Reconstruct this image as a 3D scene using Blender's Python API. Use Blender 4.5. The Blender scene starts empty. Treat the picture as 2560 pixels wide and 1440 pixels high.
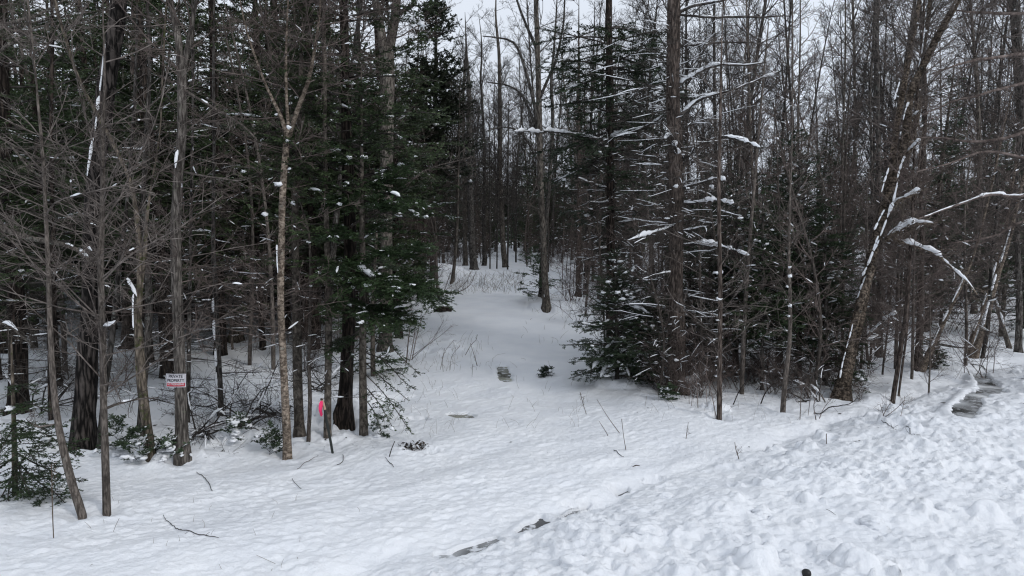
import bpy, math
import numpy as np
from mathutils import Vector

# ---------------------------------------------------------------- camera, sky, sun, exposure
SC = bpy.context.scene
COL = SC.collection
R_ = np.random.default_rng(11)

CAM_H = 3.4
FPX = 1706.7                      # focal length in pixels of the 2560 wide photograph
PITCH = math.atan(120 / FPX)
cam_d = bpy.data.cameras.new('camera')
cam = bpy.data.objects.new('camera', cam_d)
COL.objects.link(cam)
cam.location = (0, 0, CAM_H)
cam.rotation_euler = (math.pi / 2 - PITCH, 0, 0)
cam_d.sensor_width = 36
cam_d.lens = 36 * FPX / 2560
cam_d.clip_end = 2000
SC.camera = cam

SUN_EL, SUN_AZ = math.radians(34), math.radians(128)     # high, behind the camera
w = bpy.data.worlds.new('World')
SC.world = w
w.use_nodes = True
nt = w.node_tree
nt.nodes.clear()
out = nt.nodes.new('ShaderNodeOutputWorld')
bg = nt.nodes.new('ShaderNodeBackground')
sky = nt.nodes.new('ShaderNodeTexSky')
sky.sky_type = 'NISHITA'
sky.sun_disc = False
sky.sun_elevation = SUN_EL
sky.sun_rotation = SUN_AZ
sky.dust_density = 4.0
hsv = nt.nodes.new('ShaderNodeHueSaturation')
hsv.inputs['Saturation'].default_value = 0.12
cloud = nt.nodes.new('ShaderNodeMix')
cloud.data_type = 'RGBA'
cloud.inputs['Factor'].default_value = 0.82
# overcast deck: brighter overhead than at the horizon
tc = nt.nodes.new('ShaderNodeTexCoord')
sep = nt.nodes.new('ShaderNodeSeparateXYZ')
mr = nt.nodes.new('ShaderNodeMapRange')
mr.inputs['From Min'].default_value = 0.0
mr.inputs['From Max'].default_value = 1.0
mr.inputs['To Min'].default_value = 11.0
mr.inputs['To Max'].default_value = 12.8
nz = nt.nodes.new('ShaderNodeTexNoise')
nz.inputs['Scale'].default_value = 2.2
nz.inputs['Detail'].default_value = 5
mn = nt.nodes.new('ShaderNodeMapRange')
mn.inputs['From Min'].default_value = 0.3
mn.inputs['From Max'].default_value = 0.7
mn.inputs['To Min'].default_value = 0.93
mn.inputs['To Max'].default_value = 1.07
mul = nt.nodes.new('ShaderNodeMath'); mul.operation = 'MULTIPLY'
tint = nt.nodes.new('ShaderNodeVectorMath'); tint.operation = 'SCALE'
tint.inputs[0].default_value = (0.88, 0.955, 1.075)
L = nt.links.new
L(tc.outputs['Generated'], sep.inputs[0]); L(sep.outputs['Z'], mr.inputs['Value'])
L(tc.outputs['Generated'], nz.inputs['Vector']); L(nz.outputs['Fac'], mn.inputs['Value'])
L(mr.outputs[0], mul.inputs[0]); L(mn.outputs[0], mul.inputs[1])
L(mul.outputs[0], tint.inputs['Scale'])
L(sky.outputs[0], hsv.inputs['Color'])
L(hsv.outputs[0], cloud.inputs[6]); L(tint.outputs[0], cloud.inputs[7])
L(cloud.outputs[2], bg.inputs['Color'])
bg.inputs['Strength'].default_value = 0.085
L(bg.outputs[0], out.inputs['Surface'])

sun_d = bpy.data.lights.new('sun', 'SUN')
sun_d.energy = 0.9
sun_d.angle = math.radians(11)
sun_d.color = (1.0, 0.97, 0.93)
sun = bpy.data.objects.new('sun', sun_d)
COL.objects.link(sun)
sd = Vector((math.sin(SUN_AZ) * math.cos(SUN_EL), math.cos(SUN_AZ) * math.cos(SUN_EL), math.sin(SUN_EL)))
sun.rotation_euler = sd.to_track_quat('Z', 'Y').to_euler()

SC.view_settings.view_transform = 'Standard'
SC.view_settings.look = 'None'
SC.view_settings.gamma = 1
SC.view_settings.use_curve_mapping = False
SC.view_settings.exposure = 0.02
SC.render.engine = 'CYCLES'
SC.cycles.max_bounces = 6
SC.cycles.diffuse_bounces = 5
SC.cycles.use_denoising = True
SC.cycles.use_adaptive_sampling = False
SC.cycles.filter_width = 1.2

# ---------------------------------------------------------------- maths helpers
CP, SP = math.cos(PITCH), math.sin(PITCH)


def ray(px, py):
    xc, yc = (px - 1280) / FPX, -(py - 720) / FPX
    return np.array([xc, CP + yc * SP, -SP + yc * CP])


def at(px, py, Y):
    """the point at the world distance Y that the photograph shows at (px, py)"""
    d = ray(px, py)
    return np.array([0, 0, CAM_H]) + d * (Y / d[1])


def fwd_dist(p):
    return p[1] * CP - (p[2] - CAM_H) * SP


def sstep(a, b, x):
    t = np.clip((x - a) / (b - a), 0, 1)
    return t * t * (3 - 2 * t)


_PERM = np.random.default_rng(3).random((256, 256))


def vnoise(x, y):
    xi, yi = np.floor(x).astype(int), np.floor(y).astype(int)
    fx, fy = x - xi, y - yi
    fx, fy = fx * fx * (3 - 2 * fx), fy * fy * (3 - 2 * fy)
    a, b = xi & 255, (xi + 1) & 255
    c, d = yi & 255, (yi + 1) & 255
    return ((_PERM[a, c] * (1 - fx) + _PERM[b, c] * fx) * (1 - fy) + (_PERM[a, d] * (1 - fx) + _PERM[b, d] * fx) * fy) * 2 - 1


def fbm(x, y, o=4, g=0.5):
    s, a = 0, 1.0
    for k in range(o):
        s = s + a * vnoise(x * 2 ** k + 17.3 * k, y * 2 ** k + 9.1 * k)
        a *= g
    return s


def norm(v):
    return v / np.maximum(np.linalg.norm(v, axis=-1, keepdims=True), 1e-9)


# ---------------------------------------------------------------- terrain heights on a stretched grid
def axis(lo, hi, step, far_lo, far_hi, g=1.07):
    a = [np.arange(lo, hi, step)]
    def grow(start, end, sgn):
        o, s, x = [], step, start
        while (end - x) * sgn > 0:
            s *= g
            x += s * sgn
            o.append(x)
        return o
    left = grow(lo, far_lo, -1)[::-1]
    right = grow(a[0][-1], far_hi, 1)
    return np.concatenate([left, a[0], right])


GX = axis(-8.0, 13.5, 0.03, -260, 260)
ys1 = np.arange(5.0, 9.5, 0.022)
ys2 = np.arange(9.5, 19.0, 0.036)
tail, s_, y_ = [], 0.036, ys2[-1]
while y_ < 420:
    s_ *= 1.022 if y_ < 60 else 1.06
    y_ += s_
    tail.append(y_)
head, s_, y_ = [], 0.03, 5.0
while y_ > -60:
    s_ *= 1.12
    y_ -= s_
    head.append(y_)
GY = np.concatenate([head[::-1], ys1, ys2, tail])
XX, YY = np.meshgrid(GX, GY)

DA, DB = np.array([-0.8, 7.35]), np.array([11.0, 16.3])     # the ditch line along the ploughed bank
DU = (DB - DA) / np.linalg.norm(DB - DA)
DN = np.array([DU[1], -DU[0]])                              # towards the road


def ditch_s(x, y):
    s = (x - DA[0]) * DN[0] + (y - DA[1]) * DN[1]
    u = (x - DA[0]) * DU[0] + (y - DA[1]) * DU[1]
    return s, u


_ry = np.arange(-80, 460, 1.0)
_rz = np.interp(_ry, [-80, 15, 22, 28, 35, 42, 55, 80, 120, 300, 460], [0, 0, 0.22, 0.62, 1.12, 1.58, 2.05, 2.5, 2.85, 3.25, 3.3])
_k = np.hanning(9); _k /= _k.sum()
RISE_Y, RISE_Z = _ry, np.convolve(np.pad(_rz, 4, 'edge'), _k, 'valid')      # the wood floor climbs gently away from the road


def base_height(x, y):
    z = np.interp(y, RISE_Y, RISE_Z)
    forest = sstep(10.5, 15, y) * (1 - np.exp(-((x + 0.9) / 3.2) ** 2) * sstep(14, 17, y) * 0.8)
    z = z + 0.10 * fbm(x / 3.7, y / 3.7, 3) * (0.35 + 0.65 * forest)
    z = z + 0.035 * fbm(x / 0.9 + 5, y / 0.9, 3) * (0.25 + 0.9 * forest)
    s, u = ditch_s(x, y)
    # left verge: long soft ridges running the way of the road
    v = sstep(0.2, -0.6, s) * sstep(12.5, 10.5, y)
    z = z + v * (0.03 * np.sin(s * 3.1 + 1.2 * fbm(u / 1.7, s / 1.2, 2)) + 0.05 * fbm(u / 1.9 + 3, s / 0.55, 3) * 0.6)
    z = z + 0.22 * sstep(-0.8, -4.5, -(y - 12.2) - 8.0) * 0 + 0.16 * sstep(10.6, 6.6, y) * sstep(0.5, -1.0, s)
    # dimples and pits of melting snow
    d1 = vnoise(u / 0.13, s / 0.06) * (0.7 + 0.6 * vnoise(u / 0.7, s / 0.5))
    d2 = vnoise(u / 0.055 + 31, s / 0.032 + 7)
    near = sstep(26, 12, y)
    soft = 1 - forest * 0.35
    z = z + near * soft * (0.017 * d1 + 0.012 * d2)
    # ploughed bank
    edge = s + 0.22 * fbm(u / 1.3, s / 2.0 + 3, 3)
    bank = sstep(0.05, 1.9, edge)
    mix = 0.75 + 0.75 * fbm(x / 1.1 + 40, y / 1.1, 2)
    z = z + 0.28 * bank + 0.055 * fbm(x / 0.6, y / 0.6, 4) * bank
    lump = np.abs(fbm(x / 0.2 + 3, y / 0.2, 3, 0.55))
    z = z + sstep(-0.1, 0.5, edge) * np.clip(mix, 0.15, 1.6) * (0.045 * (0.6 - lump) + 0.012 * fbm(x / 0.05, y / 0.05, 2))
    z = z - 0.17 * np.exp(-((s + 0.05 + 0.14 * fbm(u / 0.8, u / 3.0, 2)) / 0.22) ** 2) * (0.55 + 0.45 * vnoise(u / 1.1, u * 0))
    # the hump across the trail
    z = z + 0.11 * np.exp(-((y - 30.0) / 1.0) ** 2) * np.exp(-((x + 0.2) / 2.6) ** 2)
    z = z + 0.08 * np.exp(-((y - 25.5 + 0.3 * x) / 0.8) ** 2) * np.exp(-((x + 0.4) / 2.4) ** 2)
    z = z + 0.05 * np.exp(-((y - 22 + 0.3 * x) / 0.6) ** 2) * np.exp(-((x + 0.8) / 2.0) ** 2)
    return z


ZZ = base_height(XX, YY)


def H(x, y):
    x, y = np.asarray(x, float), np.asarray(y, float)
    i = np.clip(np.searchsorted(GX, x) - 1, 0, len(GX) - 2)
    j = np.clip(np.searchsorted(GY, y) - 1, 0, len(GY) - 2)
    fx = np.clip((x - GX[i]) / (GX[i + 1] - GX[i]), 0, 1)
    fy = np.clip((y - GY[j]) / (GY[j + 1] - GY[j]), 0, 1)
    return (ZZ[j, i] * (1 - fx) + ZZ[j, i + 1] * fx) * (1 - fy) + (ZZ[j + 1, i] * (1 - fx) + ZZ[j + 1, i + 1] * fx) * fy


def ground(px, py):
    d = ray(px, py)
    t = np.linspace(4.5, 200, 12000)
    P = np.array([0, 0, CAM_H]) + d * t[:, None]
    hit = np.nonzero(P[:, 2] < H(P[:, 0], P[:, 1]))[0]
    p = P[hit[0]] if len(hit) else P[-1]
    return np.array([p[0], p[1], float(H(p[0], p[1]))])


def window(x, y, r):
    return (slice(*np.searchsorted(GY, [y - r, y + r])), slice(*np.searchsorted(GX, [x - r, x + r])))


def dent(px, py, rx, ry, depth, rot=0.0, rough=0.35):
    """a hollow (depth > 0) or mound (depth < 0) round the ground point under a pixel"""
    c = ground(px, py)
    w_ = window(c[0], c[1], max(rx, ry) * 2.6)
    X, Y = XX[w_] - c[0], YY[w_] - c[1]
    ca, sa = math.cos(rot), math.sin(rot)
    u, v = (X * ca + Y * sa) / rx, (-X * sa + Y * ca) / ry
    q = np.sqrt(u * u + v * v) * (1 + rough * fbm(XX[w_] / (0.5 * max(rx, ry)), YY[w_] / (0.5 * max(rx, ry)), 3))
    ZZ[w_] -= depth * sstep(1.35, 0.65, q)
    return c


# puddles: courses of (px, py, half width in metres), depth of the hollow
PUDDLE = {
    'trail': ([(1256, 916, 0.13), (1260, 930, 0.18), (1266, 950, 0.16)], 0.09),
    'verge': ([(1132, 1034, 0.10), (1150, 1036, 0.16), (1178, 1040, 0.12)], 0.09),
    'ditch': ([(1100, 1390, 0.06), (1135, 1382, 0.08), (1172, 1372, 0.095), (1205, 1360, 0.075), (1240, 1346, 0.05)], 0.085),
    'ditch_hole': ([(1300, 1322, 0.05), (1325, 1313, 0.10), (1350, 1304, 0.125), (1388, 1296, 0.05)], 0.11),
    'ditch_crack': ([(1405, 1290, 0.035), (1440, 1278, 0.04), (1470, 1266, 0.03)], 0.09),
    'ditch_pit': ([(1548, 1238, 0.05), (1566, 1231, 0.045)], 0.10),
    'bank_foot': ([(2116, 1101, 0.07), (2145, 1098, 0.11), (2180, 1096, 0.06)], 0.09),
    'stream': ([(2412, 1044, 0.14), (2410, 1026, 0.21), (2416, 1010, 0.21), (2432, 996, 0.17), (2450, 986, 0.19), (2472, 974, 0.27), (2484, 962, 0.23), (2470, 948, 0.17), (2446, 938, 0.17), (2425, 931, 0.12)], 0.09),
}
for a in [(855, 1052, 0.42, 0.40, -0.30), (900, 1000, 0.5, 0.5, -0.12), (590, 1098, 0.30, 0.22, -0.16), (1792, 1022, 0.2, 0.2, -0.12),
          (1550, 960, 0.45, 0.4, -0.14), (420, 1140, 0.4, 0.22, -0.12), (1045, 1046, 0.20, 0.12, 0.10), (1048, 1122, 0.24, 0.13, 0.08),
          (818, 1098, 0.25, 0.15, -0.07), (130, 1060, 0.8, 0.6, -0.16), (1075, 770, 0.7, 0.8, -0.2), (1390, 772, 0.9, 0.7, -0.25),
          (1060, 690, 2.5, 2.5, -0.6), (1560, 1232, 0.22, 0.10, 0.10), (1640, 1200, 0.15, 0.08, 0.08), (1450, 1268, 0.2, 0.07, 0.10),
          (1820, 1165, 0.2, 0.1, -0.05), (2200, 960, 0.9, 0.8, -0.08), (1100, 870, 0.6, 0.8, -0.10), (950, 980, 0.5, 0.4, -0.08)]:
    dent(*a)

# clods in the ploughed bank
rc = np.random.default_rng(5)
n = 11000
cx, cy = rc.uniform(-2.5, 13.5, n), rc.uniform(5.0, 16.5, n)
cs, cu = ditch_s(cx, cy)
rad = 0.017 * (1 - rc.random(n)) ** -0.5
rad = np.minimum(rad * (0.6 + 0.8 * (vnoise(cx / 0.9, cy / 0.9) + 1) / 2), 0.20)
keep = (cs > 0.1 + 0.3 * rc.random(n)) & (cy < 5.0 + 0.85 * (cx + 9))
for x, y, r, e in zip(cx[keep], cy[keep], rad[keep], rc.random(keep.sum())):
    w_ = window(x, y, r * 1.7)
    X, Y = XX[w_] - x, YY[w_] - y
    if X.size == 0:
        continue
    q = np.hypot(X, Y * (0.8 + 0.5 * e)) / r * (1 + 0.45 * vnoise(XX[w_] / (r * 0.7), YY[w_] / (r * 0.7) + 40 * e))
    zc = float(H(x, y)) - r * (0.35 + 0.2 * e)
    top = zc + r * 0.95 * np.sqrt(np.clip(1.15 - q * q, 0, None)) * 0.85 + r * 0.30 * vnoise(XX[w_] / (r * 0.35), YY[w_] / (r * 0.35))
    ZZ[w_] = np.where(q * q < 1.15, np.maximum(ZZ[w_], top), ZZ[w_])


# puddle hollows cut down to one level, with ragged snow lips
def course(key, X, Y):
    """distance to the course over its half width, at X, Y; and the level of the water there"""
    C = PC[key]
    best = np.full(np.shape(X), 1e9)
    for (p, r), (p2, r2) in zip(C[:-1], C[1:]):
        d = p2 - p
        t = np.clip(((X - p[0]) * d[0] + (Y - p[1]) * d[1]) / (d[0] ** 2 + d[1] ** 2), 0, 1)
        best = np.minimum(best, np.hypot(X - p[0] - t * d[0], Y - p[1] - t * d[1]) / (r + (r2 - r) * t))
    P_ = np.array([p for p, r in C])
    ax = norm1(P_[-1, :2] - P_[0, :2]); u_ = (P_[:, :2] - P_[0, :2]) @ ax
    k_ = np.polyfit(u_, P_[:, 2], 1)
    return best, np.polyval(k_, np.clip((X - P_[0, 0]) * ax[0] + (Y - P_[0, 1]) * ax[1], u_.min() - 0.1, u_.max() + 0.1))


def norm1(v): return v / max(np.linalg.norm(v), 1e-9)


PC, PW = {}, {}
for k_, (pts_, depth) in PUDDLE.items():
    PC[k_] = [(ground(x, y), r) for x, y, r in pts_]
    P_ = np.array([p for p, r in PC[k_]]); rm = max(r for p, r in PC[k_]) * 2.6
    w_ = (slice(*np.searchsorted(GY, [P_[:, 1].min() - rm, P_[:, 1].max() + rm])), slice(*np.searchsorted(GX, [P_[:, 0].min() - rm, P_[:, 0].max() + rm])))
    X, Y = XX[w_], YY[w_]
    q0, lev = course(k_, X, Y)
    rim = sstep(2.6, 1.4, q0)
    ZZ[w_] = ZZ[w_] * (1 - rim) + (0.3 * np.clip(ZZ[w_] - lev, -0.02, 0.12) + lev + 0.012 * fbm(X / 0.15, Y / 0.15, 3)) * rim
    q = q0 + 0.24 * fbm(X / 0.26, Y / 0.26, 3) + 0.22 * vnoise(X / 0.09, Y / 0.09) + 0.12 * vnoise(X / 0.045, Y / 0.045)
    m_ = sstep(1.25, 0.85, q)
    ZZ[w_] = ZZ[w_] * (1 - m_) + np.minimum(ZZ[w_], lev - depth) * m_
    PW[k_] = (P_[:, 0].min() - rm, P_[:, 0].max() + rm, P_[:, 1].min() - rm, P_[:, 1].max() + rm)

# ---------------------------------------------------------------- mesh plumbing
class Geo:
    def __init__(s):
        s.V, s.Q, s.T, s.n = [], [], [], 0

    def add(s, V, Q=None, T=None):
        if len(V) == 0:
            return
        if Q is not None and len(Q): s.Q.append(np.asarray(Q) + s.n)
        if T is not None and len(T): s.T.append(np.asarray(T) + s.n)
        s.V.append(np.asarray(V, float).reshape(-1, 3))
        s.n += len(s.V[-1])

    def mesh(s, name, mat, smooth=True, origin=None):
        V = np.concatenate(s.V) if s.V else np.zeros((0, 3))
        if origin is not None: V = V - np.asarray(origin)
        Q = np.concatenate(s.Q) if s.Q else np.zeros((0, 4), int)
        T = np.concatenate(s.T) if s.T else np.zeros((0, 3), int)
        me = bpy.data.meshes.new(name)
        me.vertices.add(len(V)); me.vertices.foreach_set('co', V.astype(np.float32).ravel())
        lp = np.concatenate([Q.ravel(), T.ravel()]).astype(np.int32)
        me.loops.add(len(lp)); me.loops.foreach_set('vertex_index', lp)
        tot = np.concatenate([np.full(len(Q), 4), np.full(len(T), 3)]).astype(np.int32)
        me.polygons.add(len(tot))
        me.polygons.foreach_set('loop_start', (np.cumsum(tot) - tot).astype(np.int32))
        me.polygons.foreach_set('loop_total', tot)
        me.polygons.foreach_set('use_smooth', np.full(len(tot), smooth))
        me.update(calc_edges=True)
        me.materials.append(mat)
        return me

    def build(s, name, mat, parent=None, smooth=True, origin=None):
        o = bpy.data.objects.new(name, s.mesh(name, mat, smooth, origin))
        COL.objects.link(o)
        if parent is not None: o.parent = parent
        return o


def tubes(P, R, sides, geo, wob=0.0, flatten=None):
    """P (n,K,3) polylines with radii R (n,K) -> quads"""
    n, K = R.shape
    if n == 0: return
    T = np.empty_like(P)
    T[:, 1:-1] = P[:, 2:] - P[:, :-2]
    T[:, 0] = P[:, 1] - P[:, 0]; T[:, -1] = P[:, -1] - P[:, -2]
    T = norm(T)
    ref = np.where(np.abs(T[:, :1, 2:3]) > 0.8, np.array([1.0, 0, 0]), np.array([0, 0, 1.0]))
    ref = np.broadcast_to(ref, T.shape)
    A = norm(np.cross(T, ref)); B = np.cross(A, T)
    th = np.arange(sides) * 2 * math.pi / sides
    rr = R[:, :, None]
    if wob:
        rr = rr * (1 + wob * (R_.random((n, K, sides)) - 0.5) * 2)
    V = P[:, :, None] + (A[:, :, None] * np.cos(th)[:, None] + B[:, :, None] * np.sin(th)[:, None] * (flatten or 1)) * rr[..., None]
    i = np.arange(n)[:, None, None] * K * sides + np.arange(K - 1)[:, None] * sides
    j = np.arange(sides); k = (j + 1) % sides
    Q = np.stack([i + j, i + k, i + k + sides, i + j + sides], -1).reshape(-1, 4)
    geo.add(V.reshape(-1, 3), Q)


def sample(P, t):
    """points at t (n,M) in 0..1 along polylines P (n,K,C)"""
    K = P.shape[1]
    f = np.clip(t, 0, 1) * (K - 1)
    i = np.minimum(f.astype(int), K - 2)
    f = (f - i)[..., None]
    r = np.arange(len(P))[:, None]
    return P[r, i] * (1 - f) + P[r, i + 1] * f


def sprout(P, R, counts, t0, t1, length, ang, K, r0, r1, up=0.0, wob=0.25, flat=None, tpow=1.0, taper=True, rng=None, lfall=0.55):
    """children of polylines: counts per parent, between t0..t1, at the angle range ang (degrees)"""
    g = rng or R_
    idx = np.repeat(np.arange(len(P)), counts)
    n = len(idx)
    if n == 0: return np.zeros((0, K, 3)), np.zeros((0, K)), idx, np.zeros(0)
    t = t0 + (t1 - t0) * g.random(n) ** tpow
    Pi = P[idx]
    p0 = sample(Pi, t[:, None])[:, 0]
    T = norm(sample(Pi, np.minimum(t[:, None] + 0.06, 1))[:, 0] - sample(Pi, np.maximum(t[:, None] - 0.06, 0))[:, 0])
    rp = sample(R[idx][..., None], t[:, None])[:, 0, 0]
    if flat is None:
        ax = norm(np.cross(T, g.normal(size=(n, 3))))
    else:       # stay in the flat of the spray
        side = np.where(np.arange(n) % 2 == 0, 1.0, -1.0)[:, None]
        ax = norm(np.cross(T, np.array([0, 0, 1.0])) * side + flat * g.normal(size=(n, 3)))
    a = np.radians(g.uniform(ang[0], ang[1], n))[:, None]
    d = norm(np.cos(a) * T + np.sin(a) * ax)
    Ln = length[idx] if np.ndim(length) else np.full(n, float(length))
    Ln = Ln * g.uniform(0.3, 1.25, n) ** 0.9 * (1 - lfall * (t - t0) / max(t1 - t0, 1e-6))
    C = np.empty((n, K, 3)); C[:, 0] = p0
    bend = g.normal(size=(n, 3)) * wob
    for k in range(1, K):
        C[:, k] = C[:, k - 1] + d * (Ln / (K - 1))[:, None]
        d = norm(d + (np.array([0, 0, up]) + bend * 0.7 + g.normal(size=(n, 3)) * wob * 1.5) / (K - 1))
    ra = np.minimum(rp * 0.75, r0 * (0.5 + 0.5 * Ln / max(Ln.max(), 1e-6)))
    RR = ra[:, None] + (r1 - ra[:, None]) * np.linspace(0, 1, K) ** 0.8
    return C, np.maximum(RR, r1 * 0.8), idx, Ln


def snow_strips(P, R, geo, prob, thick, span=(0.2, 0.6), slope=0.8, sides=6, M=5, rng=None, side=None):
    """snow lying along the upper side of some of the polylines"""
    g = rng or R_
    n = len(P)
    if n == 0: return
    t0 = g.uniform(0.0, 0.75, n)
    t1 = np.minimum(t0 + g.uniform(span[0], span[1], n), 0.98)
    tt = t0[:, None] + (t1 - t0)[:, None] * np.linspace(0, 1, M)
    S = sample(P, tt)
    r = sample(R[..., None], tt)[..., 0]
    d = norm(S[:, -1] - S[:, 0])
    ok = (g.random(n) < prob) & (np.abs(d[:, 2]) < slope)
    S, r, d = S[ok], r[ok], d[ok]
    n = len(S)
    if n == 0: return
    th = thick * g.uniform(0.45, 1.3, (n, 1)) * (0.6 + 0.4 * np.minimum(r / 0.02, 1.6))
    prof = np.sin(np.linspace(0.10, math.pi - 0.10, M)) ** 0.45 * (1 + 0.28 * g.normal(size=(n, M)))
    prof = np.clip(prof, 0.15, 1.4); prof[:, 0] *= 0.3; prof[:, -1] *= 0.3
    rad = r * 0.75 + th * prof
    upv = np.zeros_like(S) + np.array([0, 0, 1.0])
    if side is not None: upv = norm(upv + side)
    C = S + upv * (r * 0.35 + rad * 0.45)[..., None]
    tubes(C, rad, sides, geo, wob=0.16)


_t = (1 + 5 ** 0.5) / 2
ICO_V = norm(np.array([(-1, _t, 0), (1, _t, 0), (-1, -_t, 0), (1, -_t, 0), (0, -1, _t), (0, 1, _t), (0, -1, -_t), (0, 1, -_t), (_t, 0, -1), (_t, 0, 1), (-_t, 0, -1), (-_t, 0, 1)], float))
ICO_F = np.array([(0, 11, 5), (0, 5, 1), (0, 1, 7), (0, 7, 10), (0, 10, 11), (1, 5, 9), (5, 11, 4), (11, 10, 2), (10, 7, 6), (7, 1, 8), (3, 9, 4), (3, 4, 2), (3, 2, 6), (3, 6, 8), (3, 8, 9), (4, 9, 5), (2, 4, 11), (6, 2, 10), (8, 6, 7), (9, 8, 1)])


def subdiv(V, F):
    V = list(map(tuple, V)); cache = {}; out_ = []
    def mid(a, b):
        k = (min(a, b), max(a, b))
        if k not in cache:
            m = (np.array(V[a]) + np.array(V[b])) / 2
            V.append(tuple(m / np.linalg.norm(m))); cache[k] = len(V) - 1
        return cache[k]
    for a, b, c in F:
        ab, bc, ca = mid(a, b), mid(b, c), mid(c, a)
        out_ += [(a, ab, ca), (b, bc, ab), (c, ca, bc), (ab, bc, ca)]
    return np.array(V), np.array(out_)


ICO1 = subdiv(ICO_V, ICO_F)
ICO3 = subdiv(*subdiv(*ICO1))


def blobs(C, size, geo, flat=0.55, rng=None):
    """small snow lumps at the points C"""
    g = rng or R_
    V, F = ICO1
    n = len(C)
    if n == 0: return
    s = size[:, None, None] if np.ndim(size) else size
    W = V[None] * np.stack([g.uniform(0.6, 1.5, n), g.uniform(0.6, 1.3, n), flat * g.uniform(0.7, 1.3, n)], -1)[:, None]
    W = W * (1 + 0.33 * g.normal(size=(n, len(V), 1)))
    a = g.random(n) * 6.28
    x = W[..., 0] * np.cos(a)[:, None] - W[..., 1] * np.sin(a)[:, None]
    y = W[..., 0] * np.sin(a)[:, None] + W[..., 1] * np.cos(a)[:, None]
    W = np.stack([x, y, W[..., 2]], -1) * s + C[:, None]
    T = (np.arange(n)[:, None, None] * len(V) + F).reshape(-1, 3)
    geo.add(W.reshape(-1, 3), None, T)


def needles(P, dens, ln, wd, geo, t0=0.0, rng=None, lift=0.25):
    """pointed needle tufts along twigs P; dens per metre"""
    g = rng or R_
    n = len(P)
    if n == 0: return
    Ln = np.linalg.norm(np.diff(P, axis=1), axis=-1).sum(1)
    cnt = np.maximum((Ln * dens).astype(int), 2)
    idx = np.repeat(np.arange(n), cnt)
    m = len(idx)
    t = t0 + (1.02 - t0) * g.random(m)
    p = sample(P[idx], t[:, None])[:, 0]
    T = norm(P[idx, -1] - P[idx, 0])
    side = norm(np.cross(T, np.array([0, 0, 1.0])))
    upv = np.cross(side, T)
    a = g.uniform(-1, 1, m)
    sgn = np.where(g.random(m) < 0.5, 1, -1)
    d = norm(side * sgn[:, None] * g.uniform(0.55, 1.0, m)[:, None] + T * g.uniform(0.35, 0.9, m)[:, None] + upv * (a * 0.45 + lift * 0.4)[:, None])
    l = ln * g.uniform(0.65, 1.25, m)
    wv = norm(np.cross(d, norm(upv + 0.5 * g.normal(size=(m, 3))))) * (wd * 0.5)
    b = p - d * 0.1 * ln
    mid = p + d * (l * 0.55)[:, None]
    tip = p + d * l[:, None]
    V = np.stack([b, mid + wv, tip, mid - wv], 1)
    Q = np.arange(m * 4).reshape(-1, 4)
    geo.add(V.reshape(-1, 3), Q)


# ---------------------------------------------------------------- materials
def new_mat(name):
    m = bpy.data.materials.new(name)
    m.use_nodes = True
    return m, m.node_tree, m.node_tree.nodes['Principled BSDF']


def N(nt_, typ, **kw):
    n_ = nt_.nodes.new(typ)
    for k, v in kw.items():
        if hasattr(n_, k): setattr(n_, k, v)
        else: n_.inputs[k.replace('_', ' ')].default_value = v
    return n_


def ramp(nt_, src, stops):
    r = nt_.nodes.new('ShaderNodeValToRGB')
    e = r.color_ramp.elements
    while len(e) < len(stops): e.new(0.5)
    for k, (p, c) in enumerate(stops):
        e[k].position = p
        e[k].color = (*c, 1)
    nt_.links.new(src, r.inputs[0])
    return r.outputs[0]


def snow_mat(name, col=(0.86, 0.875, 0.90), bump=0.25, scale=40.0, dirt=0.0):
    m, t, p = new_mat(name)
    p.inputs['Roughness'].default_value = 0.65
    p.inputs['Specular IOR Level'].default_value = 0.25
    c = N(t, 'ShaderNodeTexCoord')
    n1 = N(t, 'ShaderNodeTexNoise', Scale=scale, Detail=5.0, Roughness=0.6)
    t.links.new(c.outputs['Object'], n1.inputs['Vector'])
    d = tuple(x * (1 - dirt) for x in col)
    t.links.new(ramp(t, n1.outputs['Fac'], [(0.3, d), (0.6, col)]), p.inputs['Base Color'])
    b = N(t, 'ShaderNodeBump', Strength=bump, Distance=0.02)
    t.links.new(n1.outputs['Fac'], b.inputs['Height'])
    t.links.new(b.outputs[0], p.inputs['Normal'])
    return m


def ground_mat():
    m, t, p = new_mat('packed_snow')
    p.inputs['Roughness'].default_value = 0.6
    p.inputs['Specular IOR Level'].default_value = 0.2
    g = N(t, 'ShaderNodeNewGeometry')
    n1 = N(t, 'ShaderNodeTexNoise', Scale=22.0, Detail=6.0, Roughness=0.65)
    n2 = N(t, 'ShaderNodeTexNoise', Scale=95.0, Detail=3.0, Roughness=0.6)
    n3 = N(t, 'ShaderNodeTexNoise', Scale=1.3, Detail=4.0)
    for q in (n1, n2, n3): t.links.new(g.outputs['Position'], q.inputs['Vector'])
    t.links.new(ramp(t, n3.outputs['Fac'], [(0.35, (0.81, 0.83, 0.865)), (0.62, (0.87, 0.885, 0.91))]), p.inputs['Base Color'])
    ad = N(t, 'ShaderNodeMath', operation='MULTIPLY_ADD')
    ad.inputs[1].default_value = 0.35
    t.links.new(n2.outputs['Fac'], ad.inputs[0]); t.links.new(n1.outputs['Fac'], ad.inputs[2])
    b = N(t, 'ShaderNodeBump', Strength=0.8, Distance=0.03)
    t.links.new(ad.outputs[0], b.inputs['Height'])
    t.links.new(b.outputs[0], p.inputs['Normal'])
    return m


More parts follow.
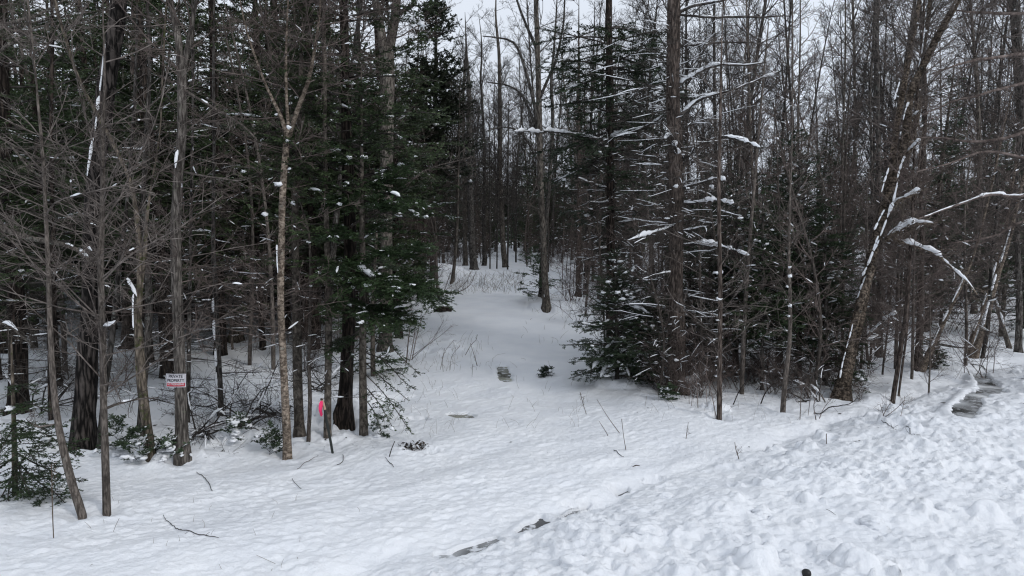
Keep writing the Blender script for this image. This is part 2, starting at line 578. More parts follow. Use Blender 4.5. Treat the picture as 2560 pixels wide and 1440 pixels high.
def bark(name, dark, light, sc=(26, 26, 4), ridge=0.5, lichen=None, lich_amt=0.56, rings=False, bump=0.6, snow=None):
    m, t, p = new_mat(name)
    p.inputs['Roughness'].default_value = 0.9
    p.inputs['Specular IOR Level'].default_value = 0.15
    c = N(t, 'ShaderNodeTexCoord')
    mp = N(t, 'ShaderNodeMapping'); mp.inputs['Scale'].default_value = sc
    t.links.new(c.outputs['Object'], mp.inputs['Vector'])
    nz_ = N(t, 'ShaderNodeTexNoise', Scale=1.0, Detail=6.0, Roughness=0.65, Distortion=0.6)
    vo = N(t, 'ShaderNodeTexVoronoi', feature='DISTANCE_TO_EDGE'); vo.inputs['Scale'].default_value = 0.9
    for q in (nz_, vo): t.links.new(mp.outputs[0], q.inputs['Vector'])
    mx = N(t, 'ShaderNodeMath', operation='MULTIPLY_ADD'); mx.inputs[1].default_value = ridge
    t.links.new(vo.outputs['Distance'], mx.inputs[0]); t.links.new(nz_.outputs['Fac'], mx.inputs[2])
    md = tuple((a + b_) / 2 for a, b_ in zip(dark, light))
    c0 = 0.5 + 0.19 * ridge
    col = ramp(t, mx.outputs[0], [(c0 - 0.13, dark), (c0, md), (c0 + 0.12, light)])
    oi = N(t, 'ShaderNodeObjectInfo')
    hs = N(t, 'ShaderNodeHueSaturation')
    vr = N(t, 'ShaderNodeMapRange'); vr.inputs['To Min'].default_value = 0.7; vr.inputs['To Max'].default_value = 1.3
    t.links.new(oi.outputs['Random'], vr.inputs['Value']); t.links.new(vr.outputs[0], hs.inputs['Value'])
    t.links.new(col, hs.inputs['Color'])
    last = hs.outputs[0]
    def over(mask, color):
        nonlocal last
        mi = N(t, 'ShaderNodeMix', data_type='RGBA')
        t.links.new(mask, mi.inputs['Factor']); t.links.new(last, mi.inputs[6])
        mi.inputs[7].default_value = (*color, 1)
        last = mi.outputs[2]
    if rings:       # dark knots and cross marks of smooth bark
        mp2 = N(t, 'ShaderNodeMapping'); mp2.inputs['Scale'].default_value = (7, 7, 30)
        t.links.new(c.outputs['Object'], mp2.inputs['Vector'])
        n2 = N(t, 'ShaderNodeTexNoise', Scale=1.0, Detail=3.0)
        t.links.new(mp2.outputs[0], n2.inputs['Vector'])
        over(ramp(t, n2.outputs['Fac'], [(0.60, (0, 0, 0)), (0.70, (0.75,) * 3)]), tuple(x * 0.5 for x in dark))
        n4 = N(t, 'ShaderNodeTexNoise', Scale=5.0, Detail=2.0)
        t.links.new(c.outputs['Object'], n4.inputs['Vector'])
        over(ramp(t, n4.outputs['Fac'], [(0.66, (0, 0, 0)), (0.71, (0.9,) * 3)]), (0.02, 0.018, 0.016))
    nb = N(t, 'ShaderNodeTexNoise', Scale=3.2, Detail=5.0, Roughness=0.7)
    t.links.new(c.outputs['Object'], nb.inputs['Vector'])
    bm = N(t, 'ShaderNodeMapRange'); bm.inputs['From Min'].default_value = 0.3; bm.inputs['From Max'].default_value = 0.7
    bm.inputs['To Min'].default_value = 0.55; bm.inputs['To Max'].default_value = 1.6
    t.links.new(nb.outputs['Fac'], bm.inputs['Value'])
    h2 = N(t, 'ShaderNodeHueSaturation'); t.links.new(bm.outputs[0], h2.inputs['Value']); t.links.new(last, h2.inputs['Color'])
    last = h2.outputs[0]
    if lichen:
        n3 = N(t, 'ShaderNodeTexNoise', Scale=9.0, Detail=5.0, Roughness=0.7)
        t.links.new(c.outputs['Object'], n3.inputs['Vector'])
        over(ramp(t, n3.outputs['Fac'], [(lich_amt, (0, 0, 0)), (lich_amt + 0.07, (0.8,) * 3)]), lichen)
    t.links.new(last, p.inputs['Base Color'])
    b = N(t, 'ShaderNodeBump', Strength=bump, Distance=0.03)
    t.links.new(mx.outputs[0], b.inputs['Height'])
    t.links.new(b.outputs[0], p.inputs['Normal'])
    return m


def leafy(name, a, b_, sc=2.2, rough=0.6):
    m, t, p = new_mat(name)
    p.inputs['Roughness'].default_value = rough
    p.inputs['Specular IOR Level'].default_value = 0.25
    c = N(t, 'ShaderNodeNewGeometry')
    n1 = N(t, 'ShaderNodeTexNoise', Scale=sc, Detail=4.0)
    t.links.new(c.outputs['Position'], n1.inputs['Vector'])
    col = ramp(t, n1.outputs['Fac'], [(0.33, a), (0.66, b_)])
    oi = N(t, 'ShaderNodeObjectInfo')
    hs = N(t, 'ShaderNodeHueSaturation')
    vr = N(t, 'ShaderNodeMapRange'); vr.inputs['To Min'].default_value = 0.75; vr.inputs['To Max'].default_value = 1.25
    t.links.new(oi.outputs['Random'], vr.inputs['Value']); t.links.new(vr.outputs[0], hs.inputs['Value'])
    t.links.new(col, hs.inputs['Color'])
    t.links.new(hs.outputs[0], p.inputs['Base Color'])
    return m


def plain(name, col, rough=0.6, spec=0.3):
    m, t, p = new_mat(name)
    p.inputs['Roughness'].default_value = rough
    p.inputs['Specular IOR Level'].default_value = spec
    c = N(t, 'ShaderNodeTexCoord')
    n1 = N(t, 'ShaderNodeTexNoise', Scale=30.0, Detail=3.0)
    t.links.new(c.outputs['Object'], n1.inputs['Vector'])
    t.links.new(ramp(t, n1.outputs['Fac'], [(0.3, tuple(x * 0.88 for x in col)), (0.7, col)]), p.inputs['Base Color'])
    return m


def ice_mat(name, a, b_):
    m, t, p = new_mat(name)
    p.inputs['Specular IOR Level'].default_value = 0.5
    g = N(t, 'ShaderNodeNewGeometry')
    n1 = N(t, 'ShaderNodeTexNoise', Scale=1.5, Detail=1.0, Roughness=0.4)
    t.links.new(g.outputs['Position'], n1.inputs['Vector'])
    t.links.new(ramp(t, n1.outputs['Fac'], [(0.36, a), (0.58, b_), (0.70, tuple(min(0.8, x * 2.2) for x in b_))]), p.inputs['Base Color'])
    t.links.new(ramp(t, n1.outputs['Fac'], [(0.35, (0.08,) * 3), (0.7, (0.5,) * 3)]), p.inputs['Roughness'])
    n2 = N(t, 'ShaderNodeTexNoise', Scale=6.5, Detail=5.0, Roughness=0.6)
    t.links.new(g.outputs['Position'], n2.inputs['Vector'])
    mi = N(t, 'ShaderNodeMix', data_type='RGBA')
    t.links.new(ramp(t, n2.outputs['Fac'], [(0.52, (0, 0, 0)), (0.60, (0.85,) * 3)]), mi.inputs['Factor'])
    t.links.new(p.inputs['Base Color'].links[0].from_socket, mi.inputs[6]); mi.inputs[7].default_value = (0.66, 0.68, 0.71, 1)
    t.links.new(mi.outputs[2], p.inputs['Base Color'])
    b = N(t, 'ShaderNodeBump', Strength=0.06, Distance=0.01)
    t.links.new(n1.outputs['Fac'], b.inputs['Height']); t.links.new(b.outputs[0], p.inputs['Normal'])
    return m


M = {
    'ground': ground_mat(),
    'snow': snow_mat('settled_snow'),
    'furrow': bark('furrowed_bark', (0.008, 0.007, 0.0065), (0.105, 0.09, 0.082), (17, 17, 2.6), 0.9, bump=1.0),
    'grey': bark('grey_bark', (0.035, 0.030, 0.026), (0.16, 0.14, 0.12), (22, 22, 5), 0.5, (0.17, 0.175, 0.15), 0.58),
    'sign': bark('tan_grey_bark', (0.040, 0.035, 0.031), (0.175, 0.157, 0.14), (30, 30, 4), 0.6, (0.13, 0.14, 0.10), 0.62),
    'birch': bark('yellow_birch_bark', (0.055, 0.042, 0.032), (0.25, 0.205, 0.165), (16, 16, 22), 0.35, (0.23, 0.23, 0.20), 0.62, True),
    'fir': bark('fir_bark', (0.04, 0.034, 0.028), (0.15, 0.13, 0.11), (18, 18, 10), 0.4, (0.19, 0.19, 0.165), 0.62, True),
    'hemlock': bark('hemlock_bark', (0.010, 0.008, 0.007), (0.075, 0.058, 0.048), (20, 20, 3.2), 0.8, bump=1.0),
    'peel': bark('peeling_bark', (0.022, 0.017, 0.013), (0.17, 0.135, 0.105), (14, 14, 18), 0.5, (0.21, 0.20, 0.18), 0.62, True, 1.0),
    'red': bark('brown_bark', (0.026, 0.020, 0.017), (0.115, 0.092, 0.079), (26, 26, 5), 0.6),
    'sapling': bark('sapling_bark', (0.045, 0.038, 0.033), (0.145, 0.125, 0.11), (40, 40, 9), 0.4, (0.17, 0.17, 0.15), 0.64),
    'dark': bark('dark_bark', (0.018, 0.016, 0.014), (0.110, 0.100, 0.092), (24, 24, 5), 0.5, (0.17, 0.175, 0.16), 0.57),
    'mossy': bark('mossy_bark', (0.03, 0.025, 0.02), (0.15, 0.125, 0.10), (20, 20, 5), 0.5, (0.05, 0.06, 0.02), 0.55),
    'twig': bark('twig_bark', (0.052, 0.043, 0.038), (0.165, 0.143, 0.130), (6, 6, 6), 0.3, bump=0.1),
    'redtwig': bark('red_twig_bark', (0.060, 0.046, 0.041), (0.165, 0.134, 0.121), (6, 6, 6), 0.3, bump=0.1),
    'deadtwig': bark('dead_twig_bark', (0.024, 0.021, 0.019), (0.09, 0.08, 0.073), (6, 6, 6), 0.3, bump=0.1),
    'hem': leafy('hemlock_needles', (0.030, 0.046, 0.021), (0.075, 0.105, 0.046)),
    'firn': leafy('fir_needles', (0.018, 0.034, 0.014), (0.046, 0.076, 0.030)),
    'spr': leafy('spruce_needles', (0.022, 0.038, 0.021), (0.054, 0.082, 0.042)),
    'ced': leafy('cedar_needles', (0.018, 0.025, 0.016), (0.045, 0.058, 0.032)),
    'ice': ice_mat('grey_ice', (0.06, 0.063, 0.062), (0.36, 0.37, 0.38)),
    'mudice': ice_mat('brown_green_ice', (0.05, 0.05, 0.035), (0.15, 0.15, 0.115)),
    'water': ice_mat('dark_water', (0.012, 0.012, 0.012), (0.05, 0.05, 0.05)),
    'stalk': plain('dry_stalk', (0.10, 0.075, 0.055), 0.9),
    'straw': plain('dry_straw', (0.20, 0.17, 0.13), 0.9),
    'stick': plain('wet_stick', (0.025, 0.02, 0.018), 0.8),
    'leaf': plain('dead_leaf', (0.05, 0.034, 0.024), 0.8),
    'black': plain('black_plastic', (0.012, 0.012, 0.013), 0.45),
    'steel': plain('dark_green_steel', (0.018, 0.022, 0.020), 0.5),
    'pink': plain('fluorescent_pink_ribbon', (0.90, 0.05, 0.17), 0.6),
    'wood': plain('cut_wood', (0.42, 0.30, 0.22), 0.8),
    'white': plain('sign_white', (0.56, 0.55, 0.58), 0.5),
    'signred': plain('sign_red', (0.50, 0.03, 0.05), 0.5),
    'signblack': plain('sign_black', (0.02, 0.02, 0.03), 0.5),
}


# ---------------------------------------------------------------- things and parts
def thing(name, label, cat, loc, group=None):
    o = bpy.data.objects.new(name, None)
    o.empty_display_size = 0.2
    COL.objects.link(o)
    o.location = tuple(float(v) for v in loc)
    o['label'] = label; o['category'] = cat
    if group: o['group'] = group
    return o


def tag(o, label, cat, group=None):
    o['label'] = label; o['category'] = cat
    if group: o['group'] = group
    return o


def dup(root, loc, rotz=0.0, scale=1.0, label=None, group=None):
    r = root.copy(); COL.objects.link(r)
    r.location = tuple(float(v) for v in loc); r.rotation_euler = (0, 0, rotz)
    r.scale = (scale,) * 3 if np.ndim(scale) == 0 else tuple(scale)
    if label: r['label'] = label
    if group: r['group'] = group
    for ch in list(root.children):
        c = ch.copy(); COL.objects.link(c); c.parent = r
    return r


# the ground sheet
g_ = Geo()
ny, nx = ZZ.shape
ii = (np.arange(ny - 1)[:, None] * nx + np.arange(nx - 1)).ravel()
g_.add(np.stack([XX, YY, ZZ], -1).reshape(-1, 3), np.stack([ii, ii + 1, ii + nx + 1, ii + nx], -1))
gr = g_.build('snow_ground', M['ground'])
gr['kind'] = 'structure'


def puddle(key, mat, name, drop):
    x0, x1, y0, y1 = PW[key]
    xs, ys = np.arange(x0, x1, 0.025), np.arange(y0, y1, 0.025)
    X, Y = np.meshgrid(xs, ys)
    q, lev = course(key, X, Y)
    ii_ = (np.arange(len(ys) - 1)[:, None] * len(xs) + np.arange(len(xs) - 1)).ravel()
    Q = np.stack([ii_, ii_ + 1, ii_ + len(xs) + 1, ii_ + len(xs)], -1)
    Q = Q[q.ravel()[Q].max(1) < 1.6]
    u_, inv = np.unique(Q, return_inverse=True)
    V = np.stack([X, Y, lev - drop], -1).reshape(-1, 3)[u_]
    g = Geo(); g.add(V, inv.reshape(-1, 4))
    o = g.build(name, M[mat], None, True, origin=V[0]); o.location = tuple(V[0])
    o['kind'] = 'structure'


puddle('trail', 'mudice', 'puddle_ice', 0.045)  # frozen over: both puddles are sheets of muddy ice
puddle('verge', 'mudice', 'puddle_ice', 0.045)
puddle('ditch', 'ice', 'ditch_ice_water', 0.045)  # this stretch is grey ice; the other ditch hollows hold dark water
puddle('ditch_hole', 'water', 'ditch_ice_water', 0.06)
puddle('ditch_crack', 'water', 'ditch_ice_water', 0.05)
puddle('ditch_pit', 'water', 'ditch_ice_water', 0.05)
puddle('bank_foot', 'water', 'ditch_ice_water', 0.05)
puddle('stream', 'ice', 'stream_ice', 0.045)  # frozen stream, a winding sheet of grey ice


def smooth_line(pts, step):
    """Catmull-Rom through rows of any width, resampled about every step"""
    A = np.asarray(pts, float)
    A = np.vstack([2 * A[0] - A[1], A, 2 * A[-1] - A[-2]])
    o = []
    for i in range(1, len(A) - 2):
        p0, p1, p2, p3 = A[i - 1:i + 3]
        m_ = max(2, int(np.linalg.norm((p2 - p1)[:3]) / step))
        t = np.linspace(0, 1, m_, endpoint=False)[:, None]
        o.append(0.5 * (2 * p1 + (p2 - p0) * t + (2 * p0 - 5 * p1 + 4 * p2 - p3) * t ** 2 + (3 * p1 - p0 - 3 * p2 + p3) * t ** 3))
    o.append(A[-2][None])
    return np.concatenate(o)


def stem_from(pts, Y, top=None, dY=0.0, step=0.22, sink=True):
    """photo polyline (px, py, width px) standing at the distance Y -> world points and radii"""
    rows = []
    for k, (px, py, wpx) in enumerate(pts):
        y = Y + dY * k / max(len(pts) - 1, 1)
        p = at(px, py, y)
        rows.append([*p, 0.45 * wpx / FPX * fwd_dist(p)])
    rows = np.array(rows)
    if sink:
        rows = np.vstack([rows[0] - np.array([0, 0, 0.3, 0]) + np.array([0, 0, 0, rows[0, 3] * 0.15]), rows])
    if top is not None:
        top = max(top, rows[-1, 2] + 3.0)
        d = norm((rows[-1] - rows[-2])[:3]); d = norm(d + np.array([0, 0, 0.6]))
        m_ = max(2, int((top - rows[-1, 2]) / 1.2))
        r = rows[-1, 3]
        for k in range(1, m_ + 1):
            q = rows[-1, :3] + d * (top - rows[-1, 2]) / max(d[2], 0.3) / (m_ - k + 1)
            q = q + np.array([*R_.normal(0, 0.05, 2), 0])
            rows = np.vstack([rows, [*q, r * (1 - k / m_) + 0.012]])
    S = smooth_line(rows, step)
    return S[:, :3], np.maximum(S[:, 3], 0.003)


def trunk_geo(P, Rr, geo, sides=12, flare=0.45, rough=0.07):
    n_ = len(P)
    h = P[:, 2] - P[0, 2]
    r = Rr * (1 + 0.55 * flare * np.exp(-np.maximum(h - 0.3, 0) / 0.16) * (Rr[0] > 0.085))
    T = np.gradient(P, axis=0); T = norm(T)
    A = norm(np.cross(T, np.array([0, 1.0, 0]))); B = np.cross(T, A)
    th = np.arange(sides) * 2 * math.pi / sides
    k0 = R_.random() * 50
    nz = vnoise((np.cos(th) * 1.6 + k0)[None] + 0 * h[:, None], (np.sin(th) * 1.6)[None] + h[:, None] * 2.2)
    nz = nz + 0.6 * vnoise((np.cos(th) * 4 + k0)[None] + 0 * h[:, None], (np.sin(th) * 4)[None] + h[:, None] * 6)
    fl = np.exp(-np.maximum(h - 0.3, 0) / 0.2)[:, None] * 0.25 * np.maximum(np.sin(th * 3 + k0), 0)[None] * (Rr[0] > 0.07)
    rr = r[:, None] * (1 + rough * nz + fl)
    V = P[:, None] + (A[:, None] * np.cos(th)[:, None] + B[:, None] * np.sin(th)[:, None]) * rr[..., None]
    i = (np.arange(n_ - 1)[:, None] * sides); j = np.arange(sides); k = (j + 1) % sides
    Q = np.stack([i + j, i + k, i + k + sides, i + j + sides], -1).reshape(-1, 4)
    geo.add(V.reshape(-1, 3), Q)


def as_poly(P, Rr, K=24):
    t = np.linspace(0, 1, K)[None]
    return sample(P[None], t), sample(Rr[None, :, None], t)[..., 0]


# ---- crowns
def bare_crown(P, Rr, geo, snow, rng, lo=0.35, hi=0.98, n1=26, len1=2.2, ang1=(35, 65), up1=0.35, n2=6, len2=0.8, n3=6, len3=0.3, n4=0,
               r1=0.03, wob=0.3, snow_p=0.25, thick=0.012, fine=0.0024, ang2=(25, 60)):
    Pp, Rp = as_poly(P, Rr)
    A, RA, _, LA = sprout(Pp, Rp, np.array([n1]), lo, hi, len1, ang1, 7, r1, fine * 1.6, up1, wob, rng=rng)
    tubes(A, RA, 5, geo)
    B, RB, ib, LB = sprout(A, RA, np.maximum((n2 * LA / LA.max() * 1.25).astype(int), 1), 0.15, 1.0, len2 * (0.4 + 0.6 * LA / LA.max()), ang2, 5, r1 * 0.5, fine * 1.3, up1 * 0.6, wob, rng=rng)
    tubes(B, RB, 4, geo)
    C, RC, ic, LC = sprout(B, RB, np.full(len(B), n3), 0.15, 1.0, len3 * (0.4 + 0.6 * LB / LB.max()), ang2, 4, r1 * 0.2, fine, up1 * 0.4, wob, rng=rng)
    tubes(C, RC, 3, geo)
    if n4:
        D, RD, _, _ = sprout(C, RC, np.full(len(C), n4), 0.2, 1.0, len3 * 0.55 * np.ones(len(C)), ang2, 3, r1 * 0.08, fine * 0.8, up1 * 0.2, wob, rng=rng)
        tubes(D, RD, 3, geo)
    if snow is not None and snow_p > 0:
        snow_strips(A, RA, snow, snow_p, thick, (0.05, 0.2), slope=0.55, rng=rng)
        snow_strips(B, RB, snow, snow_p * 0.35, thick * 0.8, (0.1, 0.35), slope=0.6, M=4, sides=5, rng=rng)
    return A, RA


def dead_twigs(P, Rr, geo, snow, rng, z0, z1, n, length=0.9, snow_p=0.11, fine=0.0026):
    """brittle lower branches of a forest conifer between the heights z0..z1 above its base"""
    h = P[:, 2] - P[0, 2]
    t0, t1 = np.searchsorted(h, z0) / len(h), min(np.searchsorted(h, z1) / len(h), 0.98)
    if t1 <= t0: return
    Pp, Rp = as_poly(P, Rr)
    A, RA, _, LA = sprout(Pp, Rp, np.array([n]), t0, t1, length, (75, 105), 6, 0.011, fine * 1.4, -0.12, 0.28, rng=rng, lfall=0.2)
    tubes(A, RA, 4, geo)
    B, RB, _, LB = sprout(A, RA, np.full(len(A), 6), 0.2, 1.0, length * 0.42, (35, 70), 4, 0.0045, fine, -0.1, 0.3, flat=0.35, rng=rng)
    tubes(B, RB, 3, geo)
    C, RC, _, _ = sprout(B, RB, np.full(len(B), 4), 0.2, 1.0, length * 0.17, (35, 70), 3, 0.003, fine * 0.85, -0.1, 0.3, rng=rng)
    tubes(C, RC, 3, geo)
    if snow is not None:
        snow_strips(A, RA, snow, snow_p * 4, 0.009, (0.2, 0.7), rng=rng)
        snow_strips(B, RB, snow, snow_p, 0.009, (0.2, 0.6), M=4, sides=5, rng=rng)


def needle_branches(A, RA, LA, leaf, wood, snow, rng, dens, ln, wd, n2=12, n3=5, t0=0.2, ratio2=0.42, droop=-0.25, flat=0.25, snow_p=0.02, thick=0.018, blob_p=0.006, blob=0.05):
    tubes(A, RA, 5, wood)
    c2 = np.maximum((n2 * LA / max(LA.max(), 1e-6)).astype(int), 3)
    B, RB, ib, LB = sprout(A, RA, c2, t0, 0.98, LA * ratio2, (40, 65), 4, 0.006, 0.002, droop, 0.22, flat=flat, rng=rng, lfall=0.7)
    tubes(B, RB, 3, wood)
    c3 = np.maximum((n3 * LB / max(LB.max(), 1e-6)).astype(int), 1)
    C, RC, ic, LC = sprout(B, RB, c3, 0.15, 0.95, LB * 0.45, (35, 60), 3, 0.003, 0.0015, droop * 0.6, 0.2, flat=flat, rng=rng, lfall=0.6)
    # the ends of the branches carry needles too
    E = sample(A, np.linspace(0.45, 1.0, 4)[None] * np.ones((len(A), 1)))
    for Q in (B, C, E): needles(Q, dens, ln, wd, leaf, 0.0, rng)
    if snow is not None:
        snow_strips(B, RB, snow, snow_p, thick, (0.25, 0.7), M=4, sides=6, rng=rng)
        snow_strips(A, RA, snow, snow_p * 4, thick, (0.15, 0.5), M=5, sides=6, rng=rng)
        pick = rng.random(len(B)) < blob_p * 6
        blobs(sample(B[pick], rng.uniform(0.3, 1, (pick.sum(), 1)))[:, 0] + np.array([0, 0, 0.012]), blob * rng.uniform(0.3, 1.2, pick.sum()), snow, rng=rng)


def conifer_crown(P, Rr, leaf, wood, snow, rng, z0, lmax, n1, dens=60, ln=0.05, wd=0.016, n2=12, n3=5, el=(70, 95), up=-0.25, shape=0.85, ztop=None, gaps=0.0, **kw):
    h = P[:, 2] - P[0, 2]
    top = ztop or h[-1]
    zz = z0 + (top - z0) * rng.random(n1) ** 0.9
    if gaps:
        zz = zz[vnoise(zz * 1.3 + 7 * rng.random(), zz * 0) > -1 + gaps]
    n1 = len(zz)
    ti = np.interp(zz, h, np.linspace(0, 1, len(h)))
    p0 = sample(P[None], ti[None])[0]
    r0 = np.interp(zz, h, Rr)
    az = rng.random(n1) * 2 * math.pi
    e = np.radians(90 - rng.uniform(*el, n1))
    f = (zz - z0) / max(top - z0, 0.1)
    e = e + f * 0.35
    Ln = lmax * (np.clip(1 - f, 0, 1) ** shape) * np.minimum(1, 0.55 + f * 2.2) * rng.uniform(0.6, 1.12, n1) + 0.12
    d = np.stack([np.cos(az) * np.cos(e), np.sin(az) * np.cos(e), np.sin(e)], -1)
    K = 6
    A = np.empty((n1, K, 3)); A[:, 0] = p0
    for k in range(1, K):
        A[:, k] = A[:, k - 1] + d * (Ln / (K - 1))[:, None]
        d = norm(d + (np.array([0, 0, up]) + rng.normal(size=(n1, 3)) * 0.22) / (K - 1))
    ra = np.minimum(r0 * 0.5, 0.006 + 0.010 * Ln)
    RA = ra[:, None] * np.linspace(1, 0.22, K)
    needle_branches(A, RA, Ln, leaf, wood, snow, rng, dens, ln, wd, n2, n3, **kw)


def proto_stem(h, r, rng, lean=0.05, bend=0.16):
    z = np.linspace(-0.3, h, max(8, int(h / 0.6)))
    u = np.clip(z / h, 0, 1)
    a, b, c = rng.normal(0, lean, 2) * h, rng.normal(0, bend, 2), rng.random(2) * 6
    P = np.stack([a[0] * u ** 1.5 + b[0] * np.sin(u * 5 + c[0]) - b[0] * np.sin(c[0]), a[1] * u ** 1.5 + b[1] * np.sin(u * 4 + c[1]) - b[1] * np.sin(c[1]), z], -1)
    return P, r * (1 - u) ** 0.75 + 0.012


# ---------------------------------------------------------------- prototypes for the woods behind
def make_bare(name, h, r, seed, mat, twig, label, **kw):
    rng = np.random.default_rng(seed)
    P, Rr = proto_stem(h, r, rng)
    t = thing(name, label, 'tree', (0, 0, 0))
    g = Geo(); trunk_geo(P, Rr, g, 9); g.build('trunk', M[mat], t)
    c, s = Geo(), Geo()
    bare_crown(P, Rr, c, s, rng, **kw)
    c.build('crown', M[twig], t)
    if s.n: s.build('snow_clumps', M['snow'], t)
    return t


def make_conifer(name, h, r, seed, mat, needle, label, z0, lmax, n1, dead=0, **kw):
    rng = np.random.default_rng(seed)
    P, Rr = proto_stem(h, r, rng, 0.02, 0.05)
    t = thing(name, label, 'tree', (0, 0, 0))
    leaf, wood, snow = Geo(), Geo(), Geo()
    conifer_crown(P, Rr, leaf, wood, snow, rng, z0, lmax, n1, **kw)
    if dead:
        dead_twigs(P, Rr, wood, snow, rng, 0.4, z0 + 1.5, dead, 1.1, fine=0.0032)
    g = Geo(); trunk_geo(P, Rr, g, 9); g.build('trunk', M[mat], t)
    leaf.build('crown', M[needle], t, smooth=False)
    wood.build('crown_branches', M['deadtwig'], t)
    if snow.n: snow.build('snow_clumps', M['snow'], t)
    return t


GB_R = 'bare hardwoods standing behind the firs'
PB = [make_bare('bare_tree', h, r, 100 + k, mat, tw, 'bare hardwood', n1=n1, len1=l1, ang1=a1, up1=u1, n2=n2 + 3, len2=l2 * 1.1, n3=8, len3=0.6, n4=0, r1=0.03, lo=lo * 0.7, snow_p=sp, thick=0.02, fine=0.0042)
      for k, (h, r, mat, tw, n1, l1, a1, u1, n2, l2, lo, sp) in enumerate([
          (17.5, 0.105, 'grey', 'deadtwig', 46, 3.4, (25, 55), 0.45, 8, 1.3, 0.32, 0.3),
          (16.0, 0.075, 'dark', 'deadtwig', 46, 2.6, (30, 60), 0.5, 7, 1.1, 0.25, 0.3),
          (18.5, 0.09, 'dark', 'deadtwig', 48, 3.0, (25, 50), 0.5, 8, 1.2, 0.40, 0.25),
          (13.5, 0.05, 'grey', 'redtwig', 30, 2.0, (30, 60), 0.4, 7, 0.9, 0.2, 0.35),
          (15.0, 0.062, 'dark', 'deadtwig', 46, 2.2, (25, 55), 0.5, 7, 1.0, 0.3, 0.3)])]
PS = [make_bare('sapling_tree', h, r, 140 + k, 'sapling', 'redtwig', 'bare sapling', n1=36, len1=l1, ang1=(35, 75), up1=0.3, n2=9, len2=0.75, n3=6, len3=0.35, r1=0.014, lo=0.12, snow_p=0.45, thick=0.013, fine=0.003)
      for k, (h, r, l1) in enumerate([(7.5, 0.035, 1.5), (5.5, 0.026, 1.2), (9.0, 0.045, 1.7)])]
PH = [make_conifer('hemlock_tree', h, r, 200 + k, 'hemlock', 'hem', 'hemlock', z0, lm, n1, dead=dd, dens=46, ln=0.11, wd=0.042, n2=16, n3=6, up=-0.35, gaps=0.15, snow_p=0.075, thick=0.020, blob_p=0.004, blob=0.06)
      for k, (h, r, z0, lm, n1, dd) in enumerate([(15, 0.19, 2.4, 3.2, 170, 30), (12.5, 0.14, 1.9, 2.7, 150, 34), (16, 0.22, 3.2, 3.4, 175, 30), (9.5, 0.09, 1.5, 2.1, 125, 34)])]
def make_shrub(seed, n1, h):
    rng = np.random.default_rng(seed)
    A = np.zeros((n1, 6, 3)); A[:, 0, :2] = rng.normal(0, 0.14, (n1, 2)); A[:, 0, 2] = -0.1
    d = norm(np.stack([rng.normal(0, 0.45, n1), rng.normal(0, 0.45, n1), np.ones(n1)], -1))
    L_ = h * rng.uniform(0.5, 1.1, n1)
    for k in range(1, 6):
        A[:, k] = A[:, k - 1] + d * (L_ / 5)[:, None]; d = norm(d + rng.normal(0, 0.16, (n1, 3)))
    RA = np.linspace(0.010, 0.003, 6)[None] * np.ones((n1, 1))
    c, s_ = Geo(), Geo()
    tubes(A, RA, 5, c)
    B, RB, _, _ = sprout(A, RA, np.full(n1, 8), 0.15, 1, h * 0.42, (30, 75), 5, 0.005, 0.003, 0.1, 0.3, rng=rng); tubes(B, RB, 3, c)
    C, RC, _, _ = sprout(B, RB, np.full(len(B), 6), 0.2, 1, h * 0.16, (30, 70), 3, 0.003, 0.0025, 0.05, 0.3, rng=rng); tubes(C, RC, 3, c)
    snow_strips(B, RB, s_, 0.30, 0.011, (0.2, 0.7), rng=rng)
    t = thing('understory_shrub', 'shrub', 'shrub', (0, 0, 0))
    c.build('stems', M['redtwig'], t); s_.build('snow_clumps', M['snow'], t)
    return t


PU = [make_shrub(300 + k, n_, h_) for k, (n_, h_) in enumerate([(8, 1.5), (11, 2.2), (7, 2.8)])]
PF = [make_conifer('fir_tree', h, r, 240 + k, 'fir', 'spr', 'fir', z0, lm, n1, dead=dd, dens=60, ln=0.07, wd=0.026, n2=14, n3=6, up=-0.15, gaps=0.05, snow_p=0.07, thick=0.020, blob_p=0.005, blob=0.05)
      for k, (h, r, z0, lm, n1, dd) in enumerate([(6.5, 0.06, 0.6, 1.5, 120, 12), (5.0, 0.05, 0.3, 1.3, 105, 8), (8.5, 0.08, 0.9, 1.8, 150, 16)])]


# ---------------------------------------------------------------- the trees one can point at
WELLS = []


